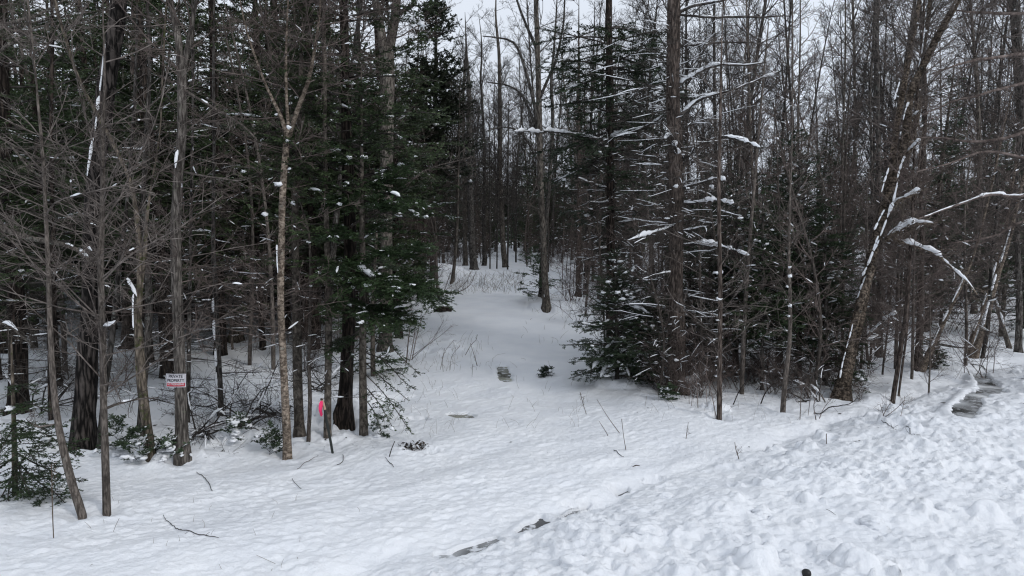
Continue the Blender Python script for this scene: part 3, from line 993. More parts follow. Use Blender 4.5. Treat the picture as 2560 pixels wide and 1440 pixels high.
class Tree:
    k = 0

    def __init__(s, name, label, cat, pts, mat, top=None, Y=None, group=None, sides=12, dY=0.0, rough=0.07, base=None):
        Tree.k += 1
        s.rng = np.random.default_rng(1000 + Tree.k)
        if base is None: base = ground(pts[0][0], pts[0][1])
        s.Y = Y or base[1]
        if Y: base = at(pts[0][0], pts[0][1], Y)
        s.base = base
        WELLS.append((base[0], base[1], 0.45 * pts[0][2] / FPX * base[1]))
        s.t = thing(name, label, cat, base, group)
        s.mat = mat
        s.P, s.R = stem_from(pts, s.Y, top, dY)
        g = Geo(); trunk_geo(s.P, s.R, g, sides, rough=rough)
        g.build('trunk', M[mat], s.t, origin=base)
        s.twig, s.leaf, s.snow = Geo(), Geo(), Geo()

    def fork(s, pts, top=None, dY=0.0, sides=9):
        P, Rr = stem_from(pts, s.Y, top, dY, sink=False)
        g = Geo(); trunk_geo(P, Rr, g, sides, flare=0.0)
        g.build('limb', M[s.mat], s.t, origin=s.base)
        return P, Rr

    def snow_line(s, P, Rr, spans, thick, geo, side=None):
        for t0, t1, k in spans:
            Ln = np.linalg.norm(np.diff(P, axis=0), axis=1).sum() * (t1 - t0)
            Mn = int(np.clip(Ln / 0.045, 6, 60))
            tt = np.linspace(t0, t1, Mn)[None]
            S = sample(P[None], tt); r = sample(Rr[None, :, None], tt)[..., 0]
            u = np.linspace(0, 1, Mn)
            prof = np.clip(np.minimum(u * 14, (1 - u) * 9), 0.15, 1) ** 0.6
            lump = 0.85 + 0.34 * vnoise(u * Ln / 0.10 + s.rng.random() * 90, u * 0) + 0.24 * vnoise(u * Ln / 0.045 + s.rng.random() * 90, u * 0)
            lump = lump * np.clip(0.75 + 0.75 * vnoise(u * Ln / 0.27 + s.rng.random() * 90, u * 0), 0.12, 1.25)
            rad = (r * 0.55 + thick * 0.8 * k * prof * lump)
            rad = rad * prof ** 0.5
            upv = np.array([0, 0, 1.0]) if side is None else norm(np.array(side, float))
            tubes(S + upv * (r * 0.45 + rad * 0.42)[..., None], rad, 9, geo, wob=0.17)

    def branch(s, pts, dY=-0.4, snow=(), thick=0.035, twigs=14, tl=0.5, mat=None, side=None):
        """a limb of its own look, with its twigs, and the snow it carries as its sub-part"""
        P, Rr = stem_from(pts, s.Y, None, dY, 0.12, sink=False)
        P = P + np.cumsum(s.rng.normal(0, 0.008, P.shape), 0)
        Pp, Rp = as_poly(P, Rr, 16)
        g = Geo(); tubes(Pp, Rp, 7, g, wob=0.05)
        if twigs:
            B, RB, _, LB = sprout(Pp, Rp, np.array([twigs]), 0.12, 1.0, tl, (35, 75), 5, 0.007, 0.0026, 0.1, 0.3, rng=s.rng)
            tubes(B, RB, 4, g)
            C, RC, _, _ = sprout(B, RB, np.full(len(B), 5), 0.2, 1.0, tl * 0.4, (30, 65), 3, 0.003, 0.0022, 0.05, 0.3, rng=s.rng)
            tubes(C, RC, 3, g)
        o = g.build('branch', M[mat or 'deadtwig'], s.t, origin=s.base)
        if len(snow):
            q = Geo(); s.snow_line(P, Rr, list(snow) + ([(0.03, 0.5, 0.3), (0.52, 0.97, 0.26)] if thick >= 0.035 else []), thick, q, side)
            q.build('snow_clumps', M['snow'], o, origin=s.base)
        return P, Rr

    def bare(s, P=None, Rr=None, **kw):
        kw.setdefault('fine', 0.0026)
        bare_crown(s.P if P is None else P, s.R if Rr is None else Rr, s.twig, s.snow, s.rng, **kw)

    def dead(s, z0, z1, n, ln=1.0, **kw):
        dead_twigs(s.P, s.R, s.twig, s.snow, s.rng, z0, z1, n, ln, **kw)

    def conif(s, z0, lmax, n1, **kw):
        conifer_crown(s.P, s.R, s.leaf, s.twig, s.snow, s.rng, z0, lmax, n1, **kw)

    def sprays(s, lines, dYs, r=0.012, single=False, **kw):
        """needle limbs whose course the photograph shows"""
        for pts, dY in [(q, d + e) for q, d in zip(lines, dYs) for e in ([0.0] if single else [0.0, -0.4])]:
            if not single: pts = [pts[0]] + [(x + s.rng.normal(0, 9), y + s.rng.normal(0, 9)) for x, y in pts[1:]]
            P, Rr = stem_from([(x, y, 2 * r * FPX / s.Y * (1 - 0.7 * i / len(pts))) for i, (x, y) in enumerate(pts)], s.Y, None, dY, 0.1, sink=False)
            A, RA = as_poly(P, Rr, 8)
            Ln = np.array([np.linalg.norm(np.diff(A[0], axis=0), axis=1).sum()])
            k = dict(kw); k['n2'] = int(k.get('n2', 16) * max(Ln[0], 0.4))
            needle_branches(A, RA, Ln, s.leaf, s.twig, s.snow, s.rng, **k)

    def lumps(s, pix, size, dY=-0.1):
        C = np.array([at(x, y, s.Y + dY + s.rng.normal(0, 0.1)) for x, y in pix])
        blobs(C, size * 0.8 * s.rng.uniform(0.6, 1.3, len(C)), s.snow, rng=s.rng)

    def done(s, twig='twig', leaf='hem'):
        if s.leaf.n:
            s.leaf.build('crown', M[leaf], s.t, smooth=False, origin=s.base)
        if s.twig.n: s.twig.build('crown_branches' if s.leaf.n else 'crown', M[twig], s.t, origin=s.base)
        if s.snow.n: s.snow.build('snow_clumps', M['snow'], s.t, origin=s.base)
        return s


# --- west of the trail
t = Tree('old_tree', 'thick old tree with deeply furrowed dark bark, leaning slightly, beside two pale saplings', 'tree',
         [(208, 1112, 60), (214, 1000, 54), (222, 850, 50), (229, 720, 48), (236, 480, 46), (262, 250, 46), (285, 100, 44), (297, 0, 42)], 'furrow', 15, sides=20, rough=0.10)
t.bare(lo=0.5, n1=26, len1=3.4, n2=8, len2=1.1, n3=6, len3=0.4, n4=2, r1=0.05)
P_, R2_ = stem_from([(219, 440, 4), (228, 390, 7), (242, 310, 8), (252, 220, 5), (264, 110, 4)], t.Y - 0.15, sink=False)
g2 = Geo(); t.snow_line(P_, R2_, [(0.0, 0.35, 1.2), (0.4, 0.62, 1.5), (0.65, 1, 0.7)], 0.012, t.snow, (-1, 0, 0.2))
t.done()

t = Tree('sapling_tree', 'straight pale sapling standing on open snow, nearest the old furrowed tree', 'sapling',
         [(267, 1280, 21), (262, 1100, 19), (259, 1000, 18), (255, 800, 17), (252, 650, 16), (258, 450, 13), (256, 330, 11), (262, 200, 7), (258, 60, 4)], 'sapling', 8)
t.bare(lo=0.22, n1=48, len1=1.9, ang1=(35, 80), up1=0.25, n2=8, len2=0.8, n3=6, len3=0.35, r1=0.011, snow_p=0.12)
t.branch([(266, 1020, 8), (300, 1003, 7), (350, 992, 5), (395, 990, 3)], 0.9, [(0.35, 0.55, 0.8)], 0.02, 6, 0.4, 'twig')
t.branch([(252, 815, 7), (270, 812, 6), (285, 805, 5)], -0.1, [(0.1, 0.95, 1)], 0.02, 2, 0.3, 'twig')
t.branch([(258, 700, 5), (330, 640, 5), (420, 590, 4), (560, 500, 2)], -0.3, [], 0.02, 16, 0.6, 'twig')
t.branch([(256, 640, 5), (200, 540, 4), (120, 480, 3), (40, 450, 2)], -0.4, [], 0.02, 16, 0.6, 'twig')
t.branch([(257, 560, 5), (330, 450, 4), (395, 300, 3), (430, 150, 2)], -0.3, [], 0.02, 16, 0.6, 'twig')
t.done('twig')

t = Tree('sapling_tree', 'curved sapling sweeping outward at its foot, standing in open snow beside a young hemlock', 'sapling',
         [(205, 1288, 22), (183, 1220, 21), (160, 1130, 19), (138, 1010, 17), (127, 850, 14), (121, 680, 12), (114, 520, 10), (108, 400, 8), (95, 260, 6), (85, 140, 4)], 'sapling', 8)
t.bare(lo=0.3, n1=42, len1=1.9, ang1=(35, 85), up1=0.15, n2=8, len2=0.8, n3=6, len3=0.35, r1=0.010, snow_p=0.12)
t.branch([(106, 430, 6), (75, 395, 4), (40, 360, 3), (0, 330, 2)], -0.4, [], 0.02, 8, 0.4, 'twig')
t.branch([(108, 440, 5), (140, 380, 4), (190, 330, 3), (260, 250, 2)], 0.2, [], 0.02, 10, 0.4, 'twig')
t.branch([(137, 1060, 5), (90, 1068, 4), (60, 1050, 2)], -0.2, [], 0.02, 4, 0.3, 'twig')
t.done('twig')

t = Tree('sign_tree', 'straight tan tree trunk that carries the private property sign', 'tree',
         [(456, 1133, 34), (452, 1000, 32), (447, 850, 29), (440, 650, 28), (440, 560, 27), (447, 420, 26), (455, 330, 25), (455, 220, 26), (452, 140, 28)], 'sign', None, sides=16, rough=0.05)
SIGN_Y, SIGN_T = t.Y, t
a = t.fork([(454, 180, 20), (446, 100, 20), (436, 50, 18), (425, 0, 15), (400, -120, 11), (380, -300, 6)], 10.5)
b = t.fork([(454, 190, 16), (470, 120, 17), (480, 60, 13), (492, 0, 10), (530, -110, 7), (540, -260, 4)], 9.5)
t.bare(a[0], a[1], lo=0.0, n1=28, len1=2.2, n2=9, len2=0.9, n4=2, r1=0.015, snow_p=0.1)
t.bare(b[0], b[1], lo=0.0, n1=28, len1=2.2, n2=9, len2=0.9, n4=2, r1=0.015, snow_p=0.1)
t.bare(lo=0.36, n1=44, len1=2.0, ang1=(55, 95), up1=0.2, n2=9, len2=0.8, n3=6, r1=0.010, snow_p=0.1)
t.branch([(462, 225, 8), (500, 250, 8), (560, 285, 7), (600, 310, 6), (640, 350, 4)], -0.4, [(0.2, 0.3, 0.6)], 0.012, 14, 0.5, 'sapling')
t.branch([(450, 430, 6), (520, 440, 5), (590, 450, 4), (640, 440, 2)], -0.5, [], 0.02, 16, 0.5, 'twig')
t.snow_line(*stem_from([(440, 420, 6), (443, 395, 8), (446, 375, 5)], t.Y - 0.2, sink=False), [(0, 1, 1)], 0.012, t.snow, (-0.5, -1, 0))
t.done('redtwig')

t = Tree('hemlock_tree', 'dark hemlock trunk standing at the far west edge of the woods', 'tree',
         [(48, 1028, 50), (45, 900, 46), (38, 720, 40), (25, 500, 38), (10, 300, 36), (0, 100, 34)], 'hemlock', 14, sides=16, rough=0.10)
t.conif(1.8, 2.8, 150, dens=75, ln=0.07, wd=0.024, n2=16, n3=7, up=-0.35, gaps=0.1, snow_p=0.03)
t.dead(0.6, 3.5, 26, 1.3)
t.done('deadtwig', 'hem')

t = Tree('hemlock_tree', 'slender dark trunk just east of the big hemlock at the west edge', 'tree',
         [(130, 1045, 18), (128, 900, 17), (135, 720, 15), (130, 500, 12), (128, 300, 10)], 'hemlock', 9)
t.conif(2.2, 2.0, 100, dens=75, ln=0.07, wd=0.024, n2=14, n3=6, up=-0.3, gaps=0.1, snow_p=0.04)
t.dead(0.4, 4, 34, 1.1)
t.done('deadtwig', 'hem')

t = Tree('mossy_tree', 'slightly crooked forked trunk with a mossy foot, between the old tree and the sign tree', 'tree',
         [(377, 1130, 24), (366, 1050, 24), (354, 960, 26), (349, 880, 25), (345, 800, 20), (350, 700, 18), (346, 590, 14), (332, 480, 12), (303, 400, 11), (235, 270, 10), (190, 180, 8)], 'mossy', 8)
a = t.fork([(350, 720, 12), (362, 640, 11), (366, 560, 9), (380, 450, 6), (400, 330, 4)], 7)
t.bare(lo=0.25, n1=40, len1=1.8, ang1=(45, 90), up1=0.1, n2=8, len2=0.7, r1=0.010, snow_p=0.2)
t.branch([(350, 800, 9), (340, 740, 8), (322, 705, 7), (312, 695, 6)], -0.1, [(0.3, 1, 1)], 0.02, 3, 0.3, 'dark')
t.snow_line(*stem_from([(335, 820, 5), (334, 780, 6), (335, 735, 5)], t.Y - 0.1, sink=False), [(0, 1, 1)], 0.013, t.snow, (-0.6, -0.8, 0))
t.done('twig')

t = Tree('thin_tree', 'dark stump-like trunk half hidden behind the crooked mossy forked tree', 'tree',
         [(350, 1086, 20), (360, 950, 18), (371, 820, 20), (371, 700, 18), (362, 600, 15), (360, 450, 12)], 'dark', 8)
t.dead(0.5, 6, 36, 1.2); t.done('deadtwig')
t = Tree('thin_tree', 'thin dark stem leaning out behind the straight pale sapling', 'tree',
         [(247, 1122, 14), (260, 1000, 15), (275, 880, 15), (290, 760, 14), (300, 650, 12), (318, 500, 9)], 'dark', 7)
t.bare(lo=0.35, n1=24, len1=1.3, ang1=(45, 90), up1=0.1, n2=6, len2=0.5, r1=0.008, snow_p=0.15); t.done('deadtwig')
t = Tree('dead_tree', 'very thin straight dark dead pole just behind the sign tree', 'tree',
         [(470, 1052, 12), (472, 900, 11), (475, 700, 9), (478, 500, 8), (482, 300, 6)], 'dark', 7)
t.dead(0.3, 6, 44, 1.0); t.done('deadtwig')
t = Tree('dead_tree', 'thin dark pole plastered with patches of snow down its flank', 'tree',
         [(551, 1037, 18), (546, 900, 16), (540, 780, 14), (537, 690, 13), (533, 600, 11), (535, 400, 8)], 'dark', 7)
for y0, y1, x0, x1 in [(1020, 930, 547, 545), (915, 870, 545, 543), (850, 800, 541, 539), (780, 745, 538, 537)]:
    t.snow_line(*stem_from([(x0 - 3, y0, 8), ((x0 + x1) / 2 - 3, (y0 + y1) / 2, 9), (x1 - 3, y1, 7)], t.Y - 0.08, sink=False), [(0, 1, 1)], 0.016, t.snow, (-0.3, -1, 0))
t.dead(0.3, 5, 44, 1.2); t.done('deadtwig')
t = Tree('leaning_tree', 'leaning mossy tree whose thin upper stem carries a white line of snow', 'tree',
         [(590, 848, 36), (598, 760, 28), (608, 680, 22), (622, 560, 15), (640, 450, 12), (660, 350, 10), (672, 260, 6)], 'mossy', 9)
t.snow_line(*stem_from([(616, 585, 8), (626, 520, 9), (638, 440, 9), (652, 370, 10), (662, 345, 8)], t.Y - 0.2, sink=False), [(0.0, 0.28, 0.8), (0.3, 0.55, 0.9), (0.58, 1, 1.3)], 0.035, t.snow, (-0.6, -0.8, 0.3))
t.dead(0.8, 7, 40, 1.4); t.done('deadtwig')
t = Tree('old_tree', 'broad brown trunk deeper in, seen between the old furrowed tree and the sign tree', 'tree',
         [(320, 868, 36), (322, 760, 32), (330, 600, 30), (335, 400, 28), (338, 200, 26)], 'red', 15, sides=14)
t.dead(1, 6, 30, 1.5); t.bare(lo=0.55, n1=20, len1=3); t.done('deadtwig')

t = Tree('birch_tree', 'pale knotted yellow birch that forks high up, nearest the pink flagged stake', 'birch',
         [(720, 1140, 24), (716, 1050, 22), (708, 900, 20), (702, 760, 19), (703, 640, 18), (707, 480, 18), (716, 360, 18), (722, 320, 18)], 'birch', None, sides=14)
a = t.fork([(720, 345, 15), (705, 300, 12), (690, 265, 10), (668, 220, 8), (630, 120, 6), (600, 0, 4)], 9)
b = t.fork([(722, 345, 14), (745, 270, 13), (772, 200, 11), (790, 100, 8), (800, 20, 6), (805, -120, 4)], 10)
c = t.fork([(722, 330, 10), (716, 240, 9), (715, 130, 7), (720, 0, 5)], 9)
for q in (a, b, c): t.bare(q[0], q[1], lo=0.1, n1=34, len1=2.1, ang1=(40, 85), up1=0.2, n2=9, len2=0.9, n3=6, len3=0.4, n4=2, r1=0.010, snow_p=0.12)
t.bare(lo=0.35, n1=40, len1=1.5, ang1=(60, 95), up1=0.1, n2=8, len2=0.6, r1=0.008, snow_p=0.15)
t.snow_line(*stem_from([(696, 682, 5), (694, 640, 6), (695, 612, 9)], t.Y - 0.1, sink=False), [(0, 1, 1)], 0.014, t.snow, (-0.8, -0.6, 0))
t.lumps([(722, 318), (722, 312), (692, 286), (662, 536), (695, 460)], 0.05)
t.branch([(720, 855, 5), (726, 835, 5), (732, 832, 4)], -0.1, [(0.1, 0.95, 1)], 0.015, 2, 0.2)
t.done('redtwig')

t = Tree('fir_tree', 'grey knotted straight trunk directly behind the forking yellow birch', 'fir',
         [(749, 1087, 26), (744, 950, 26), (742, 800, 24), (740, 700, 22), (737, 540, 19), (745, 400, 16), (750, 250, 13), (755, 100, 10)], 'fir', 11)
t.dead(0.8, 4, 24, 1.0); t.conif(3.2, 1.6, 66, dens=70, ln=0.06, wd=0.02, up=-0.2, gaps=0.2, snow_p=0.05); t.done('deadtwig', 'hem')
t = Tree('sapling_tree', 'slim grey stem touching the foot of the grey knotted trunk', 'sapling',
         [(771, 1102, 12), (775, 1000, 11), (772, 900, 9), (775, 780, 8), (776, 640, 7), (768, 560, 6), (740, 470, 4)], 'sapling', 5)
t.bare(lo=0.4, n1=18, len1=1.0, ang1=(40, 80), n2=5, len2=0.4, r1=0.006); t.done('twig')
t = Tree('fir_tree', 'slim ringed fir trunk right behind the pink flagged stake', 'fir',
         [(818, 1087, 21), (820, 950, 19), (822, 800, 18), (818, 650, 16), (815, 500, 14), (812, 300, 12)], 'fir', 9.5)
t.conif(2.1, 1.2, 60, dens=90, ln=0.055, wd=0.02, up=-0.15, gaps=0.2, snow_p=0.04); t.dead(0.7, 2.2, 12, 0.8); t.done('deadtwig', 'hem')
t = Tree('hemlock_tree', 'big dark hemlock trunk rising from a snow mound behind the pink flagged stake', 'tree',
         [(862, 1032, 40), (868, 900, 37), (873, 750, 36), (876, 600, 34), (870, 450, 32), (865, 250, 28), (860, 50, 24)], 'hemlock', 13, sides=18, rough=0.10)
t.conif(3.0, 2.4, 92, dens=70, ln=0.07, wd=0.024, n2=16, n3=7, up=-0.3, gaps=0.1, snow_p=0.03)
t.branch([(868, 570, 8), (885, 565, 7), (915, 540, 6), (975, 505, 5), (1020, 460, 4), (1060, 420, 3), (1180, 385, 2)], -0.8, [(0.02, 0.1, 0.9)], 0.02, 24, 0.6, 'sapling')
t.done('deadtwig', 'hem')

t = Tree('fir_tree', 'bright green balsam fir holding snow slabs and reaching over the trail edge', 'fir',
         [(910, 1082, 23), (907, 950, 21), (907, 800, 19), (906, 650, 17), (905, 500, 14), (904, 380, 10), (903, 250, 6), (903, 150, 3)], 'fir', None)
kw = dict(dens=110, ln=0.05, wd=0.018, n2=24, n3=8, droop=-0.25, flat=0.22, snow_p=0.05, thick=0.018)
t.sprays([[(905, 560), (970, 520), (1065, 495)], [(906, 640), (980, 625), (1085, 602)], [(906, 720), (1000, 715), (1112, 742)], [(906, 700), (960, 690), (1040, 715), (1095, 760)],
          [(906, 780), (970, 780), (1040, 800)], [(906, 480), (960, 450), (1020, 420)], [(906, 740), (850, 750), (800, 790)], [(906, 610), (850, 590), (800, 600)],
          [(906, 820), (860, 840), (820, 880)], [(906, 520), (850, 500), (800, 510)], [(906, 760), (930, 790), (960, 830)], [(906, 420), (860, 400), (820, 400)], [(906, 670), (930, 690), (985, 735)],
          [(906, 600), (945, 575), (1000, 560)], [(906, 650), (870, 660), (840, 690)]],
         [-0.5, -0.8, -1.0, -0.6, -0.8, -0.4, -0.7, -0.9, -0.5, -0.6, -1.1, -0.4, -1.2, 0.2, -1.0], **kw)
kw2 = dict(kw); kw2.update(single=True, dens=60, n2=9, n3=3, ratio2=0.3, droop=-0.5)
t.sprays([[(908, 830), (960, 850), (1010, 900), (1052, 938)], [(908, 880), (960, 900), (1005, 950), (1040, 975)], [(908, 900), (960, 950), (1020, 1000)], [(908, 930), (965, 990), (1030, 1085)],
          [(908, 960), (945, 1005), (985, 1075)], [(908, 990), (935, 1030), (955, 1085)], [(908, 850), (880, 880), (860, 930)]],
         [-0.4, -0.7, -0.3, -0.5, -0.8, -0.4, -0.5], **kw2)
t.conif(4.0, 1.5, 66, dens=95, ln=0.05, wd=0.017, up=-0.1, snow_p=0.04)
for x0, y0, x1, y1, k in [(893, 668, 940, 699, 1.3), (892, 765, 922, 783, 1.0), (958, 706, 1010, 708, 0.8), (985, 772, 1012, 768, 0.7), (976, 482, 1000, 492, 0.6)]:
    t.snow_line(*stem_from([(x0, y0, 4), ((x0 + x1) / 2, (y0 + y1) / 2 - 2, 8), (x1, y1, 4)], t.Y - 0.7, sink=False), [(0, 1, k)], 0.055, t.snow)
t.done('deadtwig', 'firn')

t = Tree('bare_tree', 'tall grey hardwood with a broad fork near the sky, behind the balsam fir', 'tree',
         [(963, 872, 36), (966, 750, 34), (966, 600, 34), (966, 450, 36), (968, 250, 40), (966, 120, 42)], 'grey', None, sides=14)
a = t.fork([(968, 150, 30), (985, 60, 26), (992, 0, 24), (1010, -140, 16)], 15)
b = t.fork([(964, 150, 28), (950, 60, 24), (938, 0, 20), (910, -140, 14)], 15)
for q in (a, b): t.bare(q[0], q[1], lo=0.05, n1=18, len1=2.4, n2=8, len2=0.9, n3=6, r1=0.025)
t.bare(lo=0.45, n1=26, len1=2.0, ang1=(50, 85), n2=8, len2=0.8, n3=6, r1=0.014, snow_p=0.15)
t.branch([(992, 40, 12), (1010, 25, 12), (1030, 15, 10), (1042, 5, 7)], -0.3, [], 0.02, 8, 0.6, 'dark')
t.done('redtwig')

t = Tree('cedar_tree', 'tall dark ragged conifer with a bare tapering spire, alone against the sky', 'tree',
         [(1083, 692, 20), (1084, 600, 19), (1086, 400, 16), (1089, 200, 11), (1090, 60, 6), (1090, -25, 3)], 'dark', None)
t.conif(4.0, 3.1, 380, dens=34, ln=0.15, wd=0.06, n2=11, n3=6, el=(50, 95), up=0.15, shape=0.55, gaps=0.25, snow_p=0.01, thick=0.04, blob=0.1, blob_p=0.002)
t.dead(1.5, 6, 50, 1.6, fine=0.0045); t.done('deadtwig', 'ced')

# --- the end of the trail
for label, pts, mat, top in [
    ('thin pale stem leaning over the west edge of the far trail', [(1130, 708, 11), (1137, 650, 9), (1143, 550, 8), (1145, 450, 7), (1148, 330, 5)], 'grey', 11),
    ('stout dark trunk standing where the trail narrows, on its west edge', [(1185, 674, 22), (1180, 600, 18), (1176, 480, 16), (1172, 300, 14)], 'dark', 17),
    ('greyer trunk standing just west of the stout dark one at the narrowing trail', [(1164, 664, 13), (1163, 600, 12), (1160, 450, 11), (1158, 250, 9)], 'grey', 17),
    ('dark trunk just east of the stout one at the narrowing trail', [(1211, 664, 11), (1210, 560, 10), (1211, 400, 9), (1205, 250, 7)], 'dark', 18),
    ('tall brown grey trunk standing in the middle of the trail end', [(1263, 668, 15), (1257, 600, 15), (1250, 450, 14), (1250, 300, 12), (1248, 150, 9)], 'grey', 20),
    ('thin straight pole west of the trunk in the middle of the trail end', [(1225, 672, 4), (1225, 560, 4), (1224, 400, 3)], 'dark', 12),
    ('thinnest straight pole standing close by the trunk in the middle of the trail end', [(1242, 672, 4), (1244, 560, 4), (1246, 400, 3)], 'dark', 13),
    ('thin dark pole just east of the trunk in the middle of the trail end', [(1269, 674, 5), (1270, 560, 5), (1270, 400, 4)], 'dark', 13),
    ('short thin pole standing alone on snow at the east side of the trail end', [(1290, 656, 5), (1290, 560, 4), (1292, 450, 3)], 'dark', 10),
]:
    t = Tree('bare_tree', label, 'tree', pts, mat, top)
    t.bare(lo=0.25, n1=44, len1=2.8, ang1=(30, 65), n2=9, len2=1.2, n3=6, len3=0.6, r1=0.025, fine=0.005, snow_p=0.2, thick=0.02)
    t.done('deadtwig')
for x, y, w_, label in [(1036, 712, 10, 'westernmost stem of the brown clump beside the far trail'), (1046, 705, 9, 'middle stem of the brown clump beside the far trail'), (1057, 700, 9, 'easternmost stem of the brown clump beside the far trail')]:
    t = Tree('thin_tree', label, 'tree', [(x, y, w_), (x + 3, 600, w_), (x + 4, 500, w_ * 0.8), (x + 8, 380, w_ * 0.6)], 'red', 15)
    t.bare(lo=0.2, n1=34, len1=2.2, ang1=(40, 85), n2=7, len2=1.0, n3=5, len3=0.5, r1=0.014, fine=0.004, snow_p=0.15, thick=0.015)
    t.done('redtwig')

# --- east of the trail
t = Tree('bare_tree', 'tall straight lichen grey trunk at the trail edge, fallen log at its foot', 'tree',
         [(1367, 768, 22), (1362, 690, 18), (1358, 600, 18), (1353, 500, 17), (1350, 400, 17), (1347, 250, 16), (1343, 100, 14), (1340, 0, 13)], 'grey', 20)
t.bare(lo=0.4, n1=40, len1=2.6, ang1=(35, 70), n2=8, len2=1.0, n3=6, r1=0.02, fine=0.0032)
for pts in [[(1346, 310, 10), (1322, 210, 9), (1292, 120, 7), (1250, 98, 5), (1205, 92, 3)], [(1348, 340, 9), (1312, 245, 7), (1270, 212, 5), (1215, 205, 3)], [(1343, 130, 9), (1305, 30, 7), (1280, -60, 5)], [(1350, 410, 8), (1305, 335, 6), (1262, 318, 4), (1220, 330, 3)], [(1346, 250, 9), (1390, 150, 7), (1410, 40, 5), (1405, -60, 4)]]:
    t.branch(pts, t.rng.uniform(-1.5, 1.0), [], 0.03, 26, 1.3, 'dark')
t.branch([(1354, 560, 7), (1345, 530, 6), (1330, 515, 5), (1305, 512, 3)], -0.8, [], 0.02, 12, 0.8, 'grey'); t.done('twig')
t = Tree('thin_tree', 'dark trunk tucked just behind the lichen grey one at the trail edge', 'tree', [(1354, 742, 15), (1356, 640, 13), (1370, 500, 12), (1380, 350, 10)], 'dark', 15)
t.bare(lo=0.25, n1=30, len1=2.0, n2=7, len2=0.9, r1=0.015, fine=0.0032); t.done('deadtwig')
t = Tree('thin_tree', 'slim reddish tan trunk in the brush east of the far trail', 'tree', [(1446, 738, 16), (1447, 640, 15), (1447, 560, 14), (1448, 450, 11), (1446, 250, 8)], 'red', 14)
t.bare(lo=0.35, n1=30, len1=1.9, n2=7, len2=0.9, r1=0.013, fine=0.0032); t.done('redtwig')
t = Tree('thin_tree', 'dark slim trunk beside the reddish tan one in the brush', 'tree', [(1463, 736, 12), (1466, 640, 11), (1470, 500, 10), (1478, 300, 8)], 'dark', 14)
t.bare(lo=0.35, n1=30, len1=1.8, n2=7, len2=0.9, r1=0.012, fine=0.0032); t.done('deadtwig')

t = Tree('spruce_tree', 'tall dark spruce with ragged drooping boughs, trunk rising behind the small snowy spruce', 'tree',
         [(1527, 885, 28), (1527, 700, 25), (1526, 500, 23), (1524, 300, 21), (1522, 0, 17), (1520, -150, 12)], 'hemlock', 15, sides=14, rough=0.08)
t.conif(4.2, 2.7, 260, dens=55, ln=0.09, wd=0.027, n2=13, n3=6, el=(80, 115), up=-0.25, gaps=0.2, snow_p=0.03, shape=0.5)
t.dead(1.5, 6, 90, 1.6, snow_p=0.2)
t.branch([(1522, 356, 8), (1480, 345, 8), (1430, 336, 7), (1380, 330, 6), (1365, 330, 5)], -1.2, [(0.12, 0.55, 1.0), (0.57, 1, 1.1)], 0.045, 18, 0.5)
t.branch([(1365, 332, 5), (1330, 330, 4), (1288, 328, 3)], -1.2, [(0.25, 0.6, 1.3), (0.72, 1, 1.3)], 0.045, 8, 0.4)
t.branch([(1524, 345, 8), (1550, 338, 8), (1600, 322, 7), (1640, 300, 5), (1665, 280, 3)], -1.6, [(0.02, 0.33, 1.6), (0.38, 0.6, 1.3), (0.72, 0.97, 1.2)], 0.05, 16, 0.5)
t.branch([(1524, 470, 6), (1490, 462, 5), (1445, 440, 3)], -0.8, [(0.1, 0.5, 0.8), (0.7, 1, 0.7)], 0.03, 12, 0.5)
t.branch([(1524, 505, 6), (1500, 508, 5), (1470, 502, 3)], -0.9, [(0.1, 0.8, 1)], 0.04, 12, 0.5)
t.branch([(1530, 560, 6), (1570, 555, 5), (1620, 548, 3)], -0.6, [(0.2, 0.75, 0.7)], 0.03, 12, 0.5)
t.branch([(1522, 622, 6), (1500, 620, 5), (1480, 625, 3)], -0.4, [(0.1, 0.9, 0.7)], 0.035, 10, 0.5)
t.branch([(1532, 596, 5), (1560, 598, 4), (1580, 590, 3)], -0.4, [], 0.03, 10, 0.5)
t.done('deadtwig', 'spr')

